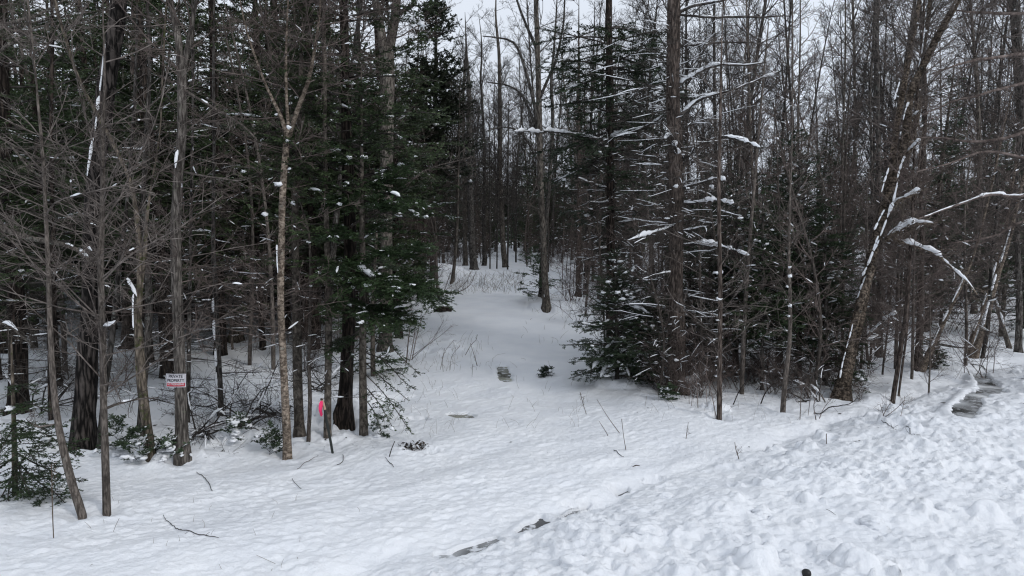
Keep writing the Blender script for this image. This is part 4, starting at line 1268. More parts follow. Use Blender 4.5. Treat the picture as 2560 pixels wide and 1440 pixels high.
t = Tree('old_tree', 'thickest brown trunk east of the trail, snow laden dead limbs along its height', 'tree',
         [(1690, 975, 52), (1692, 850, 46), (1690, 700, 41), (1690, 440, 39), (1682, 220, 38), (1684, 0, 35)], 'red', 15, sides=20, rough=0.08)
BR = [
    ([(1695, 215, 9), (1730, 190, 9), (1765, 168, 8), (1795, 158, 7), (1860, 158, 5), (1915, 150, 3)], -0.8, [(0.02, 0.52, 1.0), (0.75, 0.85, 0.9)], 0.045),
    ([(1697, 290, 9), (1740, 258, 8), (1780, 240, 7), (1850, 222, 5), (1955, 185, 3)], -0.6, [(0.04, 0.40, 0.9), (0.55, 0.7, 0.7), (0.8, 0.95, 0.7)], 0.038),
    ([(1697, 30, 9), (1740, 15, 8), (1800, 3, 7), (1850, -10, 5)], -0.5, [(0.25, 0.9, 0.9)], 0.035),
    ([(1697, 35, 7), (1780, 35, 6), (1900, 34, 5), (1980, 30, 3)], 0.2, [(0.2, 0.5, 0.4)], 0.03),
    ([(1700, 470, 8), (1745, 460, 7), (1790, 448, 6), (1820, 455, 4)], -0.7, [(0.10, 0.72, 1.0), (0.8, 0.95, 1)], 0.04),
    ([(1700, 507, 8), (1760, 508, 7), (1800, 504, 6), (1840, 512, 4)], -0.9, [(0.08, 0.65, 1.0), (0.75, 0.97, 1.1)], 0.045),
    ([(1700, 612, 9), (1750, 608, 8), (1800, 618, 7), (1840, 632, 5), (1875, 642, 4)], -1.0, [(0.10, 0.58, 1.3), (0.62, 0.72, 1), (0.8, 0.98, 1.1)], 0.05),
    ([(1682, 565, 8), (1660, 572, 8), (1620, 585, 7), (1565, 600, 4)], -1.0, [(0.0, 0.2, 1.3), (0.30, 0.98, 1.0)], 0.042),
    ([(1683, 340, 6), (1672, 335, 6), (1660, 345, 4)], -0.6, [(0.1, 0.9, 1)], 0.03),
    ([(1683, 680, 6), (1650, 690, 5), (1600, 702, 3)], -0.7, [(0.05, 0.9, 0.7)], 0.03),
    ([(1695, 390, 5), (1690, 370, 7), (1686, 352, 5)], -0.6, [(0.05, 0.95, 1.5)], 0.04),
    ([(1700, 575, 7), (1730, 572, 6), (1760, 565, 4), (1765, 580, 3)], -0.8, [(0.2, 0.9, 0.8)], 0.035),
    ([(1700, 395, 6), (1728, 385, 6), (1742, 365, 4)], -0.7, [(0.4, 0.95, 0.9)], 0.03),
    ([(1700, 115, 7), (1780, 108, 6), (1880, 105, 3)], -0.4, [(0.1, 0.4, 0.4)], 0.025),
    ([(1700, 880, 7), (1735, 890, 6), (1790, 900, 4)], -0.4, [], 0.02),
]
for pts, dY, sn, th in BR: t.branch(pts, dY, sn, th, 16, 0.55)
t.dead(0.8, 8.5, 190, 1.9, snow_p=0.20, fine=0.0024)
t.lumps([(1690, 900), (1795, 745), (1780, 465), (1690, 465), (1720, 470), (1667, 545), (1705, 230), (1740, 240), (1795, 682), (1805, 680), (1850, 1005 - 460)], 0.06, -0.6)
t.done('deadtwig')

t = Tree('small_spruce', 'small bushy spruce beside the trail with snow draped over its lowest boughs', 'spruce',
         [(1543, 945, 12), (1543, 850, 11), (1541, 760, 8), (1540, 690, 5), (1540, 630, 2)], 'dark', None)
t.conif(0.3, 1.5, 180, dens=110, ln=0.042, wd=0.015, n2=22, n3=7, el=(72, 98), up=-0.15, shape=0.8, snow_p=0.06, thick=0.018, blob_p=0.012, blob=0.05)
for pts, dY, k in [([(1535, 850), (1505, 885), (1478, 930)], -0.55, 1.2), ([(1540, 870), (1515, 915), (1500, 945)], -0.75, 1.0), ([(1548, 870), (1560, 910), (1572, 945)], -0.6, 1.1),
                   ([(1525, 800), (1490, 815), (1450, 805)], -0.5, 0.5), ([(1550, 820), (1590, 840), (1630, 870)], -0.5, 0.6), ([(1560, 760), (1600, 775), (1618, 785)], -0.3, 0.8)]:
    P_, R2_ = t.branch([(x, y, 7 - 2 * i) for i, (x, y) in enumerate(pts)], dY, [(0.15, 0.95, k)], 0.045, 6, 0.25, 'dark')
    A_, RA_ = as_poly(P_, R2_, 8)
    needle_branches(A_, RA_, np.array([0.9]), t.leaf, t.twig, t.snow, t.rng, 100, 0.036, 0.012, 16, 6, snow_p=0.15)
t.done('deadtwig', 'spr')

t = Tree('sapling_tree', 'slim brown sapling in front of the thickest brown trunk, snow tufts in its forks', 'sapling',
         [(1798, 1046, 15), (1799, 900, 13), (1801, 750, 12), (1799, 600, 11), (1797, 450, 10), (1800, 345, 9), (1802, 200, 6), (1806, 60, 3)], 'red', 8)
t.bare(lo=0.15, n1=80, len1=1.5, ang1=(45, 85), up1=0.1, n2=7, len2=0.6, n3=5, r1=0.008, snow_p=0.12)
t.branch([(1801, 342, 8), (1840, 348, 7), (1880, 360, 5), (1906, 372, 3)], -0.3, [(0.02, 0.62, 1), (0.66, 0.97, 1.2)], 0.035, 10, 0.4, 'dark')
t.lumps([(1797, 748), (1792, 682), (1793, 892), (1790, 913), (1793, 940), (1794, 800)], 0.04)
t.done('twig')
t = Tree('sapling_tree', 'slim grey sapling with a bent snowy upper stem, in front of the young firs', 'sapling',
         [(1957, 1027, 15), (1963, 950, 13), (1974, 850, 11), (1975, 740, 10), (1972, 650, 8), (1975, 500, 6), (1980, 350, 3)], 'sapling', 7)
t.bare(lo=0.2, n1=60, len1=1.5, ang1=(45, 85), up1=0.1, n2=7, len2=0.6, n3=5, r1=0.007, snow_p=0.15)
t.lumps([(1975, 690), (1968, 716), (1975, 764), (1972, 790), (1974, 668), (1997, 487)], 0.045)
t.done('twig')

t = Tree('birch_tree', 'leaning multi stemmed birch with peeling bark and long snow strips on its stems', 'birch',
         [(2100, 992, 40), (2122, 900, 35), (2140, 820, 31), (2160, 730, 28), (2180, 640, 26), (2200, 560, 27), (2218, 500, 25)], 'peel', None, sides=16, rough=0.12)
forks = [t.fork([(2212, 520, 26), (2238, 430, 24), (2265, 340, 22), (2275, 240, 22), (2310, 160, 20), (2350, 80, 18), (2395, 0, 16), (2440, -90, 11)], 14, -0.6),
         t.fork([(2205, 540, 18), (2225, 440, 17), (2240, 330, 16), (2262, 200, 15), (2285, 80, 13), (2298, 0, 11)], 14, 0.4),
         t.fork([(2215, 510, 18), (2255, 400, 16), (2290, 300, 16), (2300, 180, 14), (2318, 60, 11)], 13, 0.9),
         t.fork([(2105, 985, 26), (2128, 850, 22), (2150, 760, 20), (2185, 660, 16)], None, -0.5)]
for q in forks[:3]: t.bare(q[0], q[1], lo=0.15, n1=46, len1=2.3, ang1=(35, 85), up1=0.15, n2=9, len2=1.0, n3=7, len3=0.45, n4=2, r1=0.012, snow_p=0.15)
t.bare(lo=0.3, n1=30, len1=1.4, ang1=(50, 95), up1=0.1, n2=7, len2=0.6, r1=0.009, snow_p=0.2)
for pts, dY, sn, th in [
    ([(2228, 512, 11), (2262, 497, 10), (2302, 477, 7)], -0.9, [(0.05, 1, 1.0)], 0.05),
    ([(2215, 600, 13), (2240, 578, 12), (2268, 562, 10), (2300, 558, 9), (2336, 562, 7)], -1.0, [(0.1, 0.45, 1.2), (0.45, 1, 1.0)], 0.05),
    ([(2222, 590, 9), (2255, 570, 8), (2282, 552, 6)], -1.2, [(0.1, 1, 1.2)], 0.04),
    ([(2235, 598, 10), (2270, 612, 10), (2320, 628, 9), (2345, 642, 8), (2375, 672, 7), (2402, 692, 5), (2440, 740, 3)], -1.2, [(0.08, 0.52, 1.1), (0.54, 0.86, 0.9)], 0.042),
    ([(2260, 390, 8), (2280, 370, 8), (2300, 350, 5)], -0.6, [(0.1, 1, 1)], 0.04),
    ([(2265, 305, 6), (2285, 290, 6), (2295, 282, 4)], -0.6, [(0.1, 1, 1)], 0.03),
]: t.branch(pts, dY, sn, th, 14, 0.6, 'birch')
SN = [([(2160, 690), (2172, 665), (2190, 625), (2202, 600)], 1.3), ([(2205, 590), (2222, 545), (2238, 500), (2248, 455)], 1.5), ([(2248, 445), (2256, 415), (2266, 390)], 1.0), ([(2276, 245), (2296, 190), (2322, 130), (2350, 88)], 1.5),
      ([(2262, 300), (2268, 275), (2276, 255)], 0.9), ([(2190, 575), (2204, 545), (2215, 525)], 1.5), ([(2148, 745), (2158, 715), (2170, 690)], 1.0), ([(2208, 480), (2218, 445), (2226, 420)], 0.7), ([(2352, 85), (2385, 20), (2420, -30)], 1.0),
      ([(2240, 250), (2247, 225), (2253, 205)], 0.6), ([(2104, 945), (2110, 910), (2118, 880)], 0.8), ([(2120, 870), (2130, 835), (2136, 810)], 0.7), ([(2178, 650), (2190, 615), (2200, 590)], 0.8), ([(2300, 175), (2310, 120), (2316, 70)], 0.4)]
for pts, k in SN:
    t.snow_line(*stem_from([(x - 4, y, 5) for x, y in pts], t.Y - 0.28, sink=False), [(0, 0.3, k * 0.7), (0.34, 0.62, k), (0.64, 1, k * 0.8)], 0.018, t.snow, (-0.5, -0.8, 0.3))
t.done('twig')

for label, pts, mat, top, tw in [
    ('slender brown sapling leaning beside the peeling birch, clear snow round its foot', [(2232, 1000, 13), (2243, 930, 12), (2255, 850, 12), (2266, 780, 12), (2272, 680, 10), (2280, 560, 8), (2284, 400, 5)], 'red', 8, 'redtwig'),
    ('thin whip growing beside the slender brown sapling by the peeling birch', [(2247, 985, 6), (2258, 900, 6), (2268, 820, 5), (2275, 700, 4)], 'red', 5, 'redtwig'),
    ('upright brown stem of the pair by the small fir tuft near the ice stream', [(2291, 930, 17), (2296, 850, 15), (2300, 750, 13), (2305, 600, 10), (2300, 450, 8)], 'red', 11, 'redtwig'),
    ('slanting peeling stem of the pair by the small fir tuft near the ice stream', [(2302, 926, 18), (2325, 880, 16), (2350, 825, 13), (2372, 780, 10), (2410, 700, 7), (2440, 620, 5)], 'birch', 7, 'deadtwig'),
    ('dark upright trunk behind the leaning peeling birch', [(2198, 886, 17), (2200, 800, 16), (2200, 700, 15), (2198, 500, 13), (2195, 300, 11)], 'dark', 14, 'deadtwig'),
    ('thin dark trunk beside the dark upright one behind the peeling birch', [(2183, 872, 11), (2186, 780, 10), (2182, 600, 9), (2178, 350, 7)], 'dark', 13, 'deadtwig'),
    ('westernmost slanting stem of the pale clump at the head of the ice stream', [(2422, 880, 12), (2432, 840, 11), (2450, 790, 10), (2480, 700, 8), (2510, 600, 6)], 'birch', 9, 'twig'),
    ('thickest slanting stem of the pale clump at the head of the ice stream', [(2434, 892, 21), (2455, 835, 18), (2470, 780, 16), (2490, 700, 14), (2525, 590, 11), (2550, 480, 8)], 'birch', 11, 'twig'),
    ('easternmost dark stem of the pale clump at the head of the ice stream', [(2456, 894, 11), (2468, 830, 10), (2474, 760, 9), (2480, 640, 8)], 'dark', 10, 'deadtwig'),
    ('stem leaning west across the pale clump by the ice stream, snow along its back', [(2522, 868, 13), (2508, 820, 11), (2495, 775, 9), (2478, 720, 7), (2466, 650, 5)], 'grey', 6, 'twig'),
    ('dark trunk at the far east edge beyond the ice stream', [(2545, 880, 18), (2548, 780, 16), (2545, 650, 14), (2540, 450, 12)], 'dark', 13, 'deadtwig'),
]:
    t = Tree('thin_tree', label, 'tree', pts, mat, top)
    t.bare(lo=0.2, n1=60, len1=1.8, ang1=(40, 85), up1=0.1, n2=8, len2=0.8, n3=5, len3=0.35, r1=0.010, snow_p=0.3, thick=0.018, fine=0.003)
    if 'back' in label or 'slanting' in label:
        Q_ = [(x - pts[0][2] * 0.2 * (1 if pts[-1][0] > pts[0][0] else -1), y, w * 0.4) for x, y, w in pts[1:]]
        t.snow_line(*stem_from(Q_, t.Y - 0.12, sink=False), [(0.05, 0.22, 0.9), (0.3, 0.42, 0.8), (0.5, 0.75, 1)], 0.022, t.snow, (-0.5 if pts[-1][0] > pts[0][0] else 0.5, -0.7, 0.5))
    t.done(tw)

# trees just outside the frame whose limbs reach into it
t = Tree('bare_tree', 'tree outside the east edge whose long dark limbs sweep across the upper corner', 'tree',
         [(2680, 930, 40), (2675, 600, 36), (2670, 300, 34), (2665, 0, 30)], 'dark', 13, Y=15.0)
for pts, dY in [([(2668, 280, 14), (2560, 330, 10), (2450, 350, 8), (2340, 335, 5), (2240, 330, 3)], -0.6), ([(2668, 150, 14), (2540, 140, 9), (2420, 160, 7), (2330, 190, 4)], -0.8), ([(2668, 200, 13), (2560, 215, 9), (2460, 240, 7), (2380, 265, 5), (2300, 300, 3)], -1.2),
                ([(2668, 420, 13), (2570, 400, 9), (2470, 380, 7), (2370, 410, 5), (2290, 430, 3)], -1.0), ([(2668, 440, 13), (2560, 485, 9), (2480, 480, 8), (2400, 502, 6), (2290, 540, 4)], -1.2),
                ([(2668, 40, 13), (2560, 30, 9), (2440, 30, 7), (2390, 20, 4)], -0.8), ([(2668, 520, 12), (2570, 545, 8), (2480, 585, 6), (2380, 600, 4)], -0.8)]:
    t.branch(pts, dY, [(0.42, 0.62, 1.1)] if pts[1][1] in (485,) else [], 0.035, 50, 1.1, 'redtwig')
t.done('deadtwig')
t = Tree('bare_tree', 'grey maple outside the west edge whose low limb reaches in front of the old tree', 'tree',
         [(-110, 1040, 40), (-100, 700, 36), (-95, 300, 34), (-90, 0, 30)], 'grey', 12, Y=11.2)
for pts, dY, sn in [([(-95, 520, 22), (0, 565, 17), (60, 588, 16), (130, 605, 15), (175, 615, 13), (215, 635, 11), (245, 662, 8)], -0.8, [(0.75, 0.82, 1.0), (0.87, 0.95, 1.2)]), ([(-95, 90, 14), (0, 68, 10), (90, 40, 7), (180, 0, 4)], -0.8, []),
                    ([(-95, 170, 12), (0, 135, 8), (70, 90, 6), (150, 60, 3)], -1.2, []), ([(-95, 830, 12), (0, 805, 9), (30, 812, 8), (50, 835, 6), (80, 850, 4)], -0.6, [(0.52, 0.75, 1.2)]), ([(-95, 400, 10), (0, 340, 7), (80, 420, 5), (180, 470, 3)], -0.8, [])]:
    t.branch(pts, dY, sn, 0.03, 20, 0.6, 'grey')
t.done('twig')

# young firs along the east edge
kf = dict(dens=90, ln=0.055, wd=0.020, n2=16, n3=7, up=-0.2, snow_p=0.08, thick=0.017, blob_p=0.005, blob=0.045)
for label, x, y, ytop, wpx, lm, z0, nb, leaf in [
    ('young fir right behind the thickest brown trunk, boughs to the snow', 1722, 945, 520, 14, 1.15, 0.3, 95, 'spr'),
    ('young fir between the thickest brown trunk and the grey sapling, stout straight stem', 1838, 938, 420, 18, 1.25, 0.7, 100, 'spr'),
    ('slim young fir with a bare brown lower stem, by the grey sapling', 1905, 970, 440, 12, 1.05, 1.2, 80, 'firn'),
    ('tall young fir forming the densest dark mass west of the peeling birch', 1996, 942, 330, 17, 1.8, 0.9, 170, 'spr'),
    ('young fir crowding the foot of the leaning peeling birch', 2062, 962, 500, 14, 1.1, 0.6, 90, 'firn'),
    ('short fir peeking out between the small snowy spruce and the thickest trunk', 1625, 952, 700, 8, 0.75, 0.15, 60, 'firn'),
    ('young fir behind the slim brown sapling with pale snow pads', 1775, 905, 480, 14, 1.2, 0.5, 95, 'spr'),
    ('young fir deeper in, between the grey sapling and the peeling birch', 1945, 905, 400, 14, 1.3, 0.8, 100, 'spr'),
    ('bushy fir tuft at the foot of the stem pair near the ice stream', 2325, 918, 850, 7, 0.45, 0.05, 40, 'spr'),
]:
    Y_ = ground(x, y)[1]
    t = Tree('young_fir', label, 'fir', [(x, y, wpx), (x + 2, (y + ytop) / 2, wpx * 0.7), (x + 1, ytop, 2)], 'dark', None)
    t.conif(z0, lm * 1.2, int(nb * 1.35), **kf)
    if z0 > 0.4: t.dead(0.2, z0 + 0.8, 18, 0.9, snow_p=0.12)
    t.lumps([(x + t.rng.normal(0, 55), ytop + (y - ytop) * t.rng.random() ** 0.7) for _ in range(4)], 0.045, -0.5)
    t.done('deadtwig', leaf)

# young hemlock at the near west corner
t = Tree('young_hemlock_tree', 'young hemlock with loose feathery sprays in the near corner below the dark hemlock', 'hemlock',
         [(38, 1232, 15), (36, 1120, 13), (33, 1000, 10), (30, 900, 6), (28, 840, 3)], 'mossy', None)
ks = dict(single=True, dens=110, ln=0.034, wd=0.013, n2=20, n3=7, droop=-0.2, flat=0.2, snow_p=0.01, thick=0.01, t0=0.12)
t.sprays([[(38, 1090), (100, 1080), (150, 1110), (175, 1150)], [(38, 1050), (80, 1060), (130, 1085)], [(38, 1130), (90, 1160), (150, 1185), (205, 1205)], [(38, 1150), (90, 1200), (140, 1235), (172, 1268)], [(38, 1170), (70, 1240), (110, 1300), (118, 1310)],
          [(38, 1100), (0, 1110), (-40, 1140)], [(38, 1140), (0, 1170), (-40, 1210)], [(38, 1180), (10, 1230), (-20, 1290)], [(38, 1160), (20, 1240), (40, 1320)], [(38, 1010), (80, 1010), (120, 1030)], [(38, 1020), (0, 1030), (-40, 1060)], [(38, 960), (70, 970), (95, 985)],
          [(38, 1080), (60, 1120), (90, 1150)], [(38, 1110), (50, 1180), (75, 1235)], [(38, 1060), (20, 1090), (0, 1130)]],
         [-0.5, -0.7, -0.4, -0.6, -0.5, -0.3, -0.5, -0.4, -0.7, -0.3, -0.4, -0.3, -1.0, -1.0, -0.8], **ks)
t.done('deadtwig', 'firn')


# ---------------------------------------------------------------- the woods behind
def trail_l(y): return -2.5 - 0.02 * y
def trail_r(y): return 2.0 if y < 30 else 2.0 - (y - 30) * 0.11


TAKEN = [(o.location.x, o.location.y) for o in SC.objects if o.parent is None and o.get('category')]


def spots(n, x0, x1, y0, y1, gap, seed, power=0.6, trail=True, margin=0.5):
    g = np.random.default_rng(seed)
    o, tries = [], 0
    while len(o) < n and tries < n * 120:
        tries += 1
        y = y0 + (y1 - y0) * g.random() ** power
        px = g.uniform(x0, x1)
        x = (px - 1280) / FPX * y
        if trail and trail_l(y) - margin < x < trail_r(y) + margin and y < 44: continue
        if 44 <= y < 64 and -1.5 - 0.02 * (y - 44) < x < 1.0: continue
        if any((x - a) ** 2 + (y - b) ** 2 < gap * gap for a, b in TAKEN[-900:]): continue
        TAKEN.append((x, y)); o.append((x, y, float(H(x, y))))
    return o


used = set()


def plant(protos, pts, seed, label, group, smin=0.85, smax=1.15, pick=None):
    g = np.random.default_rng(seed)
    for p in pts:
        o = protos[g.integers(len(protos)) if pick is None else pick]
        s_, a_ = g.uniform(smin, smax), g.random() * 6.283
        if protos is PH and p[1] < 26: s_ *= 0.62 + 0.38 * max(0, (p[1] - 15) / 11)
        if o.name not in used:
            used.add(o.name)
            o.location = p; o.rotation_euler = (0, 0, a_); o.scale = (s_,) * 3
            o['label'] = label; o['group'] = group
        else:
            dup(o, p, a_, s_, label, group)


plant(PH, spots(80, -260, 1010, 14.5, 42, 1.3, 1, 0.8), 1, 'tall hemlock standing in the dense dark woods west of the trail', 'hemlocks in the woods west of the trail')
plant(PB, spots(26, -260, 1040, 17, 50, 1.4, 2), 2, 'bare hardwood standing among the hemlocks west of the trail', 'bare hardwoods in the woods west of the trail')
plant(PF, spots(14, -200, 960, 16.5, 34, 1.1, 3), 3, 'young fir growing under the hemlocks west of the trail', 'young firs under the western hemlocks')
plant(PS, spots(30, -100, 1010, 13.5, 32, 0.8, 4), 4, 'bare brown sapling growing under the hemlocks west of the trail', 'saplings under the western hemlocks')
plant(PU, spots(26, -100, 1000, 13.0, 34, 0.6, 14), 14, 'leafless shrub in the undergrowth west of the trail', 'leafless shrubs west of the trail')
plant(PF, spots(34, 1480, 2700, 17.5, 40, 1.1, 5), 5, 'young fir standing in the thicket east of the trail', 'young firs in the thicket east of the trail')
plant(PB, spots(76, 1390, 2750, 19, 56, 1.3, 6, 0.75), 6, 'tall bare hardwood standing in the woods east of the trail', 'bare hardwoods in the woods east of the trail')
plant(PS, spots(75, 1400, 2650, 16.5, 42, 0.7, 7), 7, 'bare brown sapling growing in the thicket east of the trail', 'saplings in the thicket east of the trail')
plant(PS, spots(34, 1480, 2340, 14.6, 19, 0.5, 27, 1.0), 27, 'bare sapling along the front of the thicket east of the trail', 'saplings along the front of the eastern thicket', 0.5, 0.9)
plant(PU, spots(70, 1400, 2600, 14.8, 34, 0.5, 15), 15, 'leafless shrub in the thicket east of the trail', 'leafless shrubs east of the trail')
plant(PU, spots(34, 1640, 2180, 14.3, 17.0, 0.35, 25, 1.0), 25, 'leafless shrub sprouting at the front of the thicket east of the trail', 'leafless shrubs at the front of the eastern thicket', 0.45, 0.9)
plant(PH[3:], spots(12, 1560, 2700, 24, 50, 1.8, 8), 8, 'dark conifer standing among the bare trees east of the trail', 'conifers among the eastern hardwoods', 0.65, 0.9)
plant(PF, spots(26, 980, 1480, 45, 75, 1.5, 12, 1.0, False), 12, 'young fir standing across the end of the trail', 'young firs across the end of the trail', 0.9, 1.4)
plant(PB, spots(96, 900, 1600, 43, 85, 1.3, 9, 0.9), 9, 'bare hardwood standing beyond the end of the trail', 'bare hardwoods beyond the end of the trail', 0.85, 1.1)
plant(PH, spots(30, 900, 1560, 46, 85, 1.7, 10, 0.9), 10, 'dark conifer standing beyond the end of the trail', 'conifers beyond the end of the trail', 0.55, 0.8)
plant(PS, spots(60, 950, 1520, 30, 70, 0.7, 17, 1.0), 17, 'bare sapling beside the far trail', 'saplings beside the far trail')
plant(PU, spots(30, 1000, 1500, 26, 60, 0.8, 16, 1.0), 16, 'leafless shrub along the far trail', 'leafless shrubs along the far trail')
for o in PB + PS + PH + PF + PU:
    if o.name not in used:
        for ch in list(o.children): bpy.data.objects.remove(ch)
        bpy.data.objects.remove(o)

# far-off woods that read as one mass
rf = np.random.default_rng(77)
n = 170
n_c = 240
fy = 64 + 90 * rf.random(n) ** 0.8
fx = rf.uniform(-1.0, 1.0, n) * fy * 0.9
fh = rf.uniform(10, 15, n)
zz = np.linspace(0, 1, 8)
P = np.stack([fx[:, None] + rf.normal(0, 0.12, (n, 8)), fy[:, None] + rf.normal(0, 0.12, (n, 8)), H(fx, fy)[:, None] - 0.3 + fh[:, None] * zz], -1)
Rr = rf.uniform(0.07, 0.2, n)[:, None] * (1 - zz * 0.9)
g = Geo(); tubes(P, Rr, 5, g)
A, RA, _, LA = sprout(P, Rr, np.full(n, 20), 0.2, 0.98, 3.0, (25, 60), 5, 0.03, 0.012, 0.4, 0.3, rng=rf); tubes(A, RA, 3, g)
B, RB, _, LB = sprout(A, RA, np.full(len(A), 5), 0.2, 1, 1.2, (25, 60), 4, 0.012, 0.008, 0.3, 0.3, rng=rf); tubes(B, RB, 3, g)
C, RC, _, _ = sprout(B, RB, np.full(len(B), 4), 0.2, 1, 0.6, (25, 60), 3, 0.008, 0.006, 0.2, 0.3, rng=rf); tubes(C, RC, 3, g)
o = g.build('far_woods', M['twig']); o['kind'] = 'stuff'
fy = 66 + 90 * rf.random(n_c); fx = rf.uniform(-0.95, 0.95, n_c) * fy; fh = rf.uniform(6, 13, n_c)
P = np.stack([fx[:, None] + 0 * zz, fy[:, None] + 0 * zz, H(fx, fy)[:, None] - 0.3 + fh[:, None] * zz], -1)
Rr = 0.12 * (1 - zz * 0.9)[None] * np.ones((n_c, 1))
g = Geo(); tubes(P, Rr, 5, g)
A, RA, _, LA = sprout(P, Rr, np.full(n_c, 60), 0.08, 0.98, 2.6, (75, 100), 5, 0.02, 0.012, -0.2, 0.2, rng=rf, lfall=0.8)
B, RB, _, LB = sprout(A, RA, np.full(len(A), 7), 0.15, 1, 1.0, (40, 65), 3, 0.01, 0.008, -0.2, 0.2, flat=0.25, rng=rf)
tubes(A, RA, 3, g); needles(B, 12, 0.35, 0.16, g, rng=rf)
o = g.build('far_conifer_woods', M['hem'], smooth=False); o['kind'] = 'stuff'


# ---------------------------------------------------------------- brush, logs, sticks and stalks
def along(pts, lift=0.0, step=0.06):
    """pixels on the snow -> a line lying on it, with radii"""
    rows = []
    for px, py, wpx in pts:
        p = ground(px, py)
        rows.append([p[0], p[1], p[2], wpx * 0.20 / FPX * fwd_dist(p)])
    S = smooth_line(np.array(rows), step)
    S[:, 2] = H(S[:, 0], S[:, 1]) + S[:, 3] * 0.5 + lift
    return S[:, :3], S[:, 3]


def stick(label, pts, mat='stick', name='stick', lift=0.004, twigs=0, group=None):
    P, Rr = along(pts, lift)
    P = P + np.stack([vnoise(np.arange(len(P)) * 0.5 + 3, P[:, 0] * 0), P[:, 0] * 0, np.abs(vnoise(np.arange(len(P)) * 0.4, P[:, 0] * 0))], -1) * 0.006
    g = Geo(); A, RA = as_poly(P, Rr, max(6, len(P)))
    tubes(A, RA, 6, g, wob=0.1)
    if twigs:
        B, RB, _, _ = sprout(A, RA, np.array([twigs]), 0.2, 1, 0.25, (25, 60), 4, 0.004, 0.002, 0.1, 0.2)
        tubes(B, RB, 4, g)
    o = g.build(name, M[mat], None, origin=P[0]); o.location = tuple(P[0])
    return tag(o, label, 'stick' if name == 'stick' else name.split('_')[-1], group)


def standing(label, stems, mat='stalk', name='dry_plant', cat='stalk', dY=0.0, twigs=0, tl=0.12, group=None):
    """stems: photo polylines from the snow up"""
    b0 = ground(stems[0][0][0], stems[0][0][1])
    g = Geo()
    for k, pts in enumerate(stems):
        b = ground(pts[0][0], pts[0][1])
        P, Rr = stem_from(pts, b[1], None, dY if k % 2 == 0 else -dY, 0.05, sink=False)
        P = np.vstack([P[:1] - np.array([0, 0, 0.12]), P]); Rr = np.concatenate([Rr[:1], Rr]) * 0.55
        A, RA = as_poly(P, Rr, max(8, min(len(P), 30)))
        tubes(A, RA, 5, g)
        if twigs:
            B, RB, _, _ = sprout(A, RA, np.array([twigs]), 0.35, 1, tl, (25, 60), 4, 0.003, 0.0018, 0.2, 0.2)
            tubes(B, RB, 3, g)
            C, RC, _, _ = sprout(B, RB, np.full(len(B), 3), 0.3, 1, tl * 0.5, (25, 60), 3, 0.0022, 0.0016, 0.2, 0.2)
            tubes(C, RC, 3, g)
    o = g.build(name, M[mat], None, origin=b0); o.location = tuple(b0)
    return tag(o, label, cat, group)


stick('long forked stick lying on the smooth snow nearest the camera', [(408, 1292, 3), (425, 1310, 4), (465, 1328, 5), (510, 1340, 5), (546, 1347, 3)], twigs=4)
stick('bent stick lying on snow below the sign tree', [(487, 1178, 2), (510, 1196, 4), (523, 1212, 4), (530, 1230, 4)], twigs=1)
stick('short stick on the snow south of the yellow birch', [(730, 1198, 3), (742, 1214, 3), (753, 1224, 3)])
stick('hooked black stick lying just in front of the pink flagged stake', [(842, 1165, 4), (856, 1157, 4), (859, 1148, 4), (857, 1138, 3)])
stick('bent dark twig lying on snow by the leaf litter', [(964, 1146, 3), (974, 1158, 4), (980, 1161, 4), (984, 1170, 3)])
stick('short straight stick on the open snow in the middle', [(1534, 1128, 5), (1546, 1135, 4), (1559, 1144, 3)])
stick('flat brown sliver lying on the open snow in the middle', [(1581, 1170, 3), (1590, 1166, 6), (1600, 1166, 3)], 'leaf')
stick('faint thin twig lying in the snow nearest the camera, near the long forked stick', [(640, 1390, 2), (664, 1400, 2), (690, 1413, 2)], 'straw')
stick('thin twig lying on the ploughed bank', [(2064, 1275, 2), (2077, 1281, 3), (2090, 1290, 2)])
stick('thin arching twig lying near the pink flagged stake', [(742, 1176, 3), (765, 1156, 3), (795, 1140, 2)], 'stalk')
stick('dark fallen branch pointing from the birch thicket onto open snow', [(2034, 1050, 8), (2065, 1040, 7), (2100, 1030, 6), (2128, 1022, 5), (2150, 1000, 4), (2175, 972, 3)], 'stick', 'fallen_branch', 0.12, 12)
stick('small forked branch lying on snow above the bank edge', [(2203, 1055, 3), (2220, 1062, 4), (2240, 1075, 3)], twigs=3)
stick('dark crooked twig at the bank edge below the ice stream', [(2265, 1068, 3), (2275, 1075, 4), (2286, 1090, 3)], twigs=3)
stick('dark stick lying across the head of the ice stream', [(2425, 912, 3), (2440, 913, 4), (2455, 916, 5), (2466, 925, 4)])

standing('leaning long dry stem on the open snow in the middle', [[(1549, 1083, 4), (1520, 1043, 3), (1492, 998, 2)]])
standing('upright dry stem on the open snow near the leaning long one', [[(1565, 1126, 4), (1559, 1090, 3), (1554, 1047, 3)]])
standing('short leaning dry stem west of the long leaning one', [[(1521, 1090, 3), (1510, 1072, 3), (1497, 1052, 2)]])
standing('dry weed with a branching seed head in front of the small spruce', [[(1466, 1036, 3), (1458, 1010, 3), (1450, 980, 3)]], twigs=9, tl=0.14)
standing('forked dry twig standing at the edge of the ploughed bank', [[(1848, 1148, 5), (1840, 1125, 4), (1837, 1106, 3)], [(1843, 1138, 3), (1846, 1122, 2)]], twigs=2)
standing('thin dry twig standing on snow below the slim brown sapling', [[(1715, 1097, 4), (1718, 1075, 3), (1721, 1055, 2)]], twigs=3)
standing('short dark stub standing by the narrow ice below the fallen branch', [[(2066, 1110, 4), (2066, 1084, 4)]])
standing('leaning dark stub standing in snow by the leaf litter', [[(973, 1142, 6), (979, 1122, 5), (987, 1103, 4)]], 'stick')
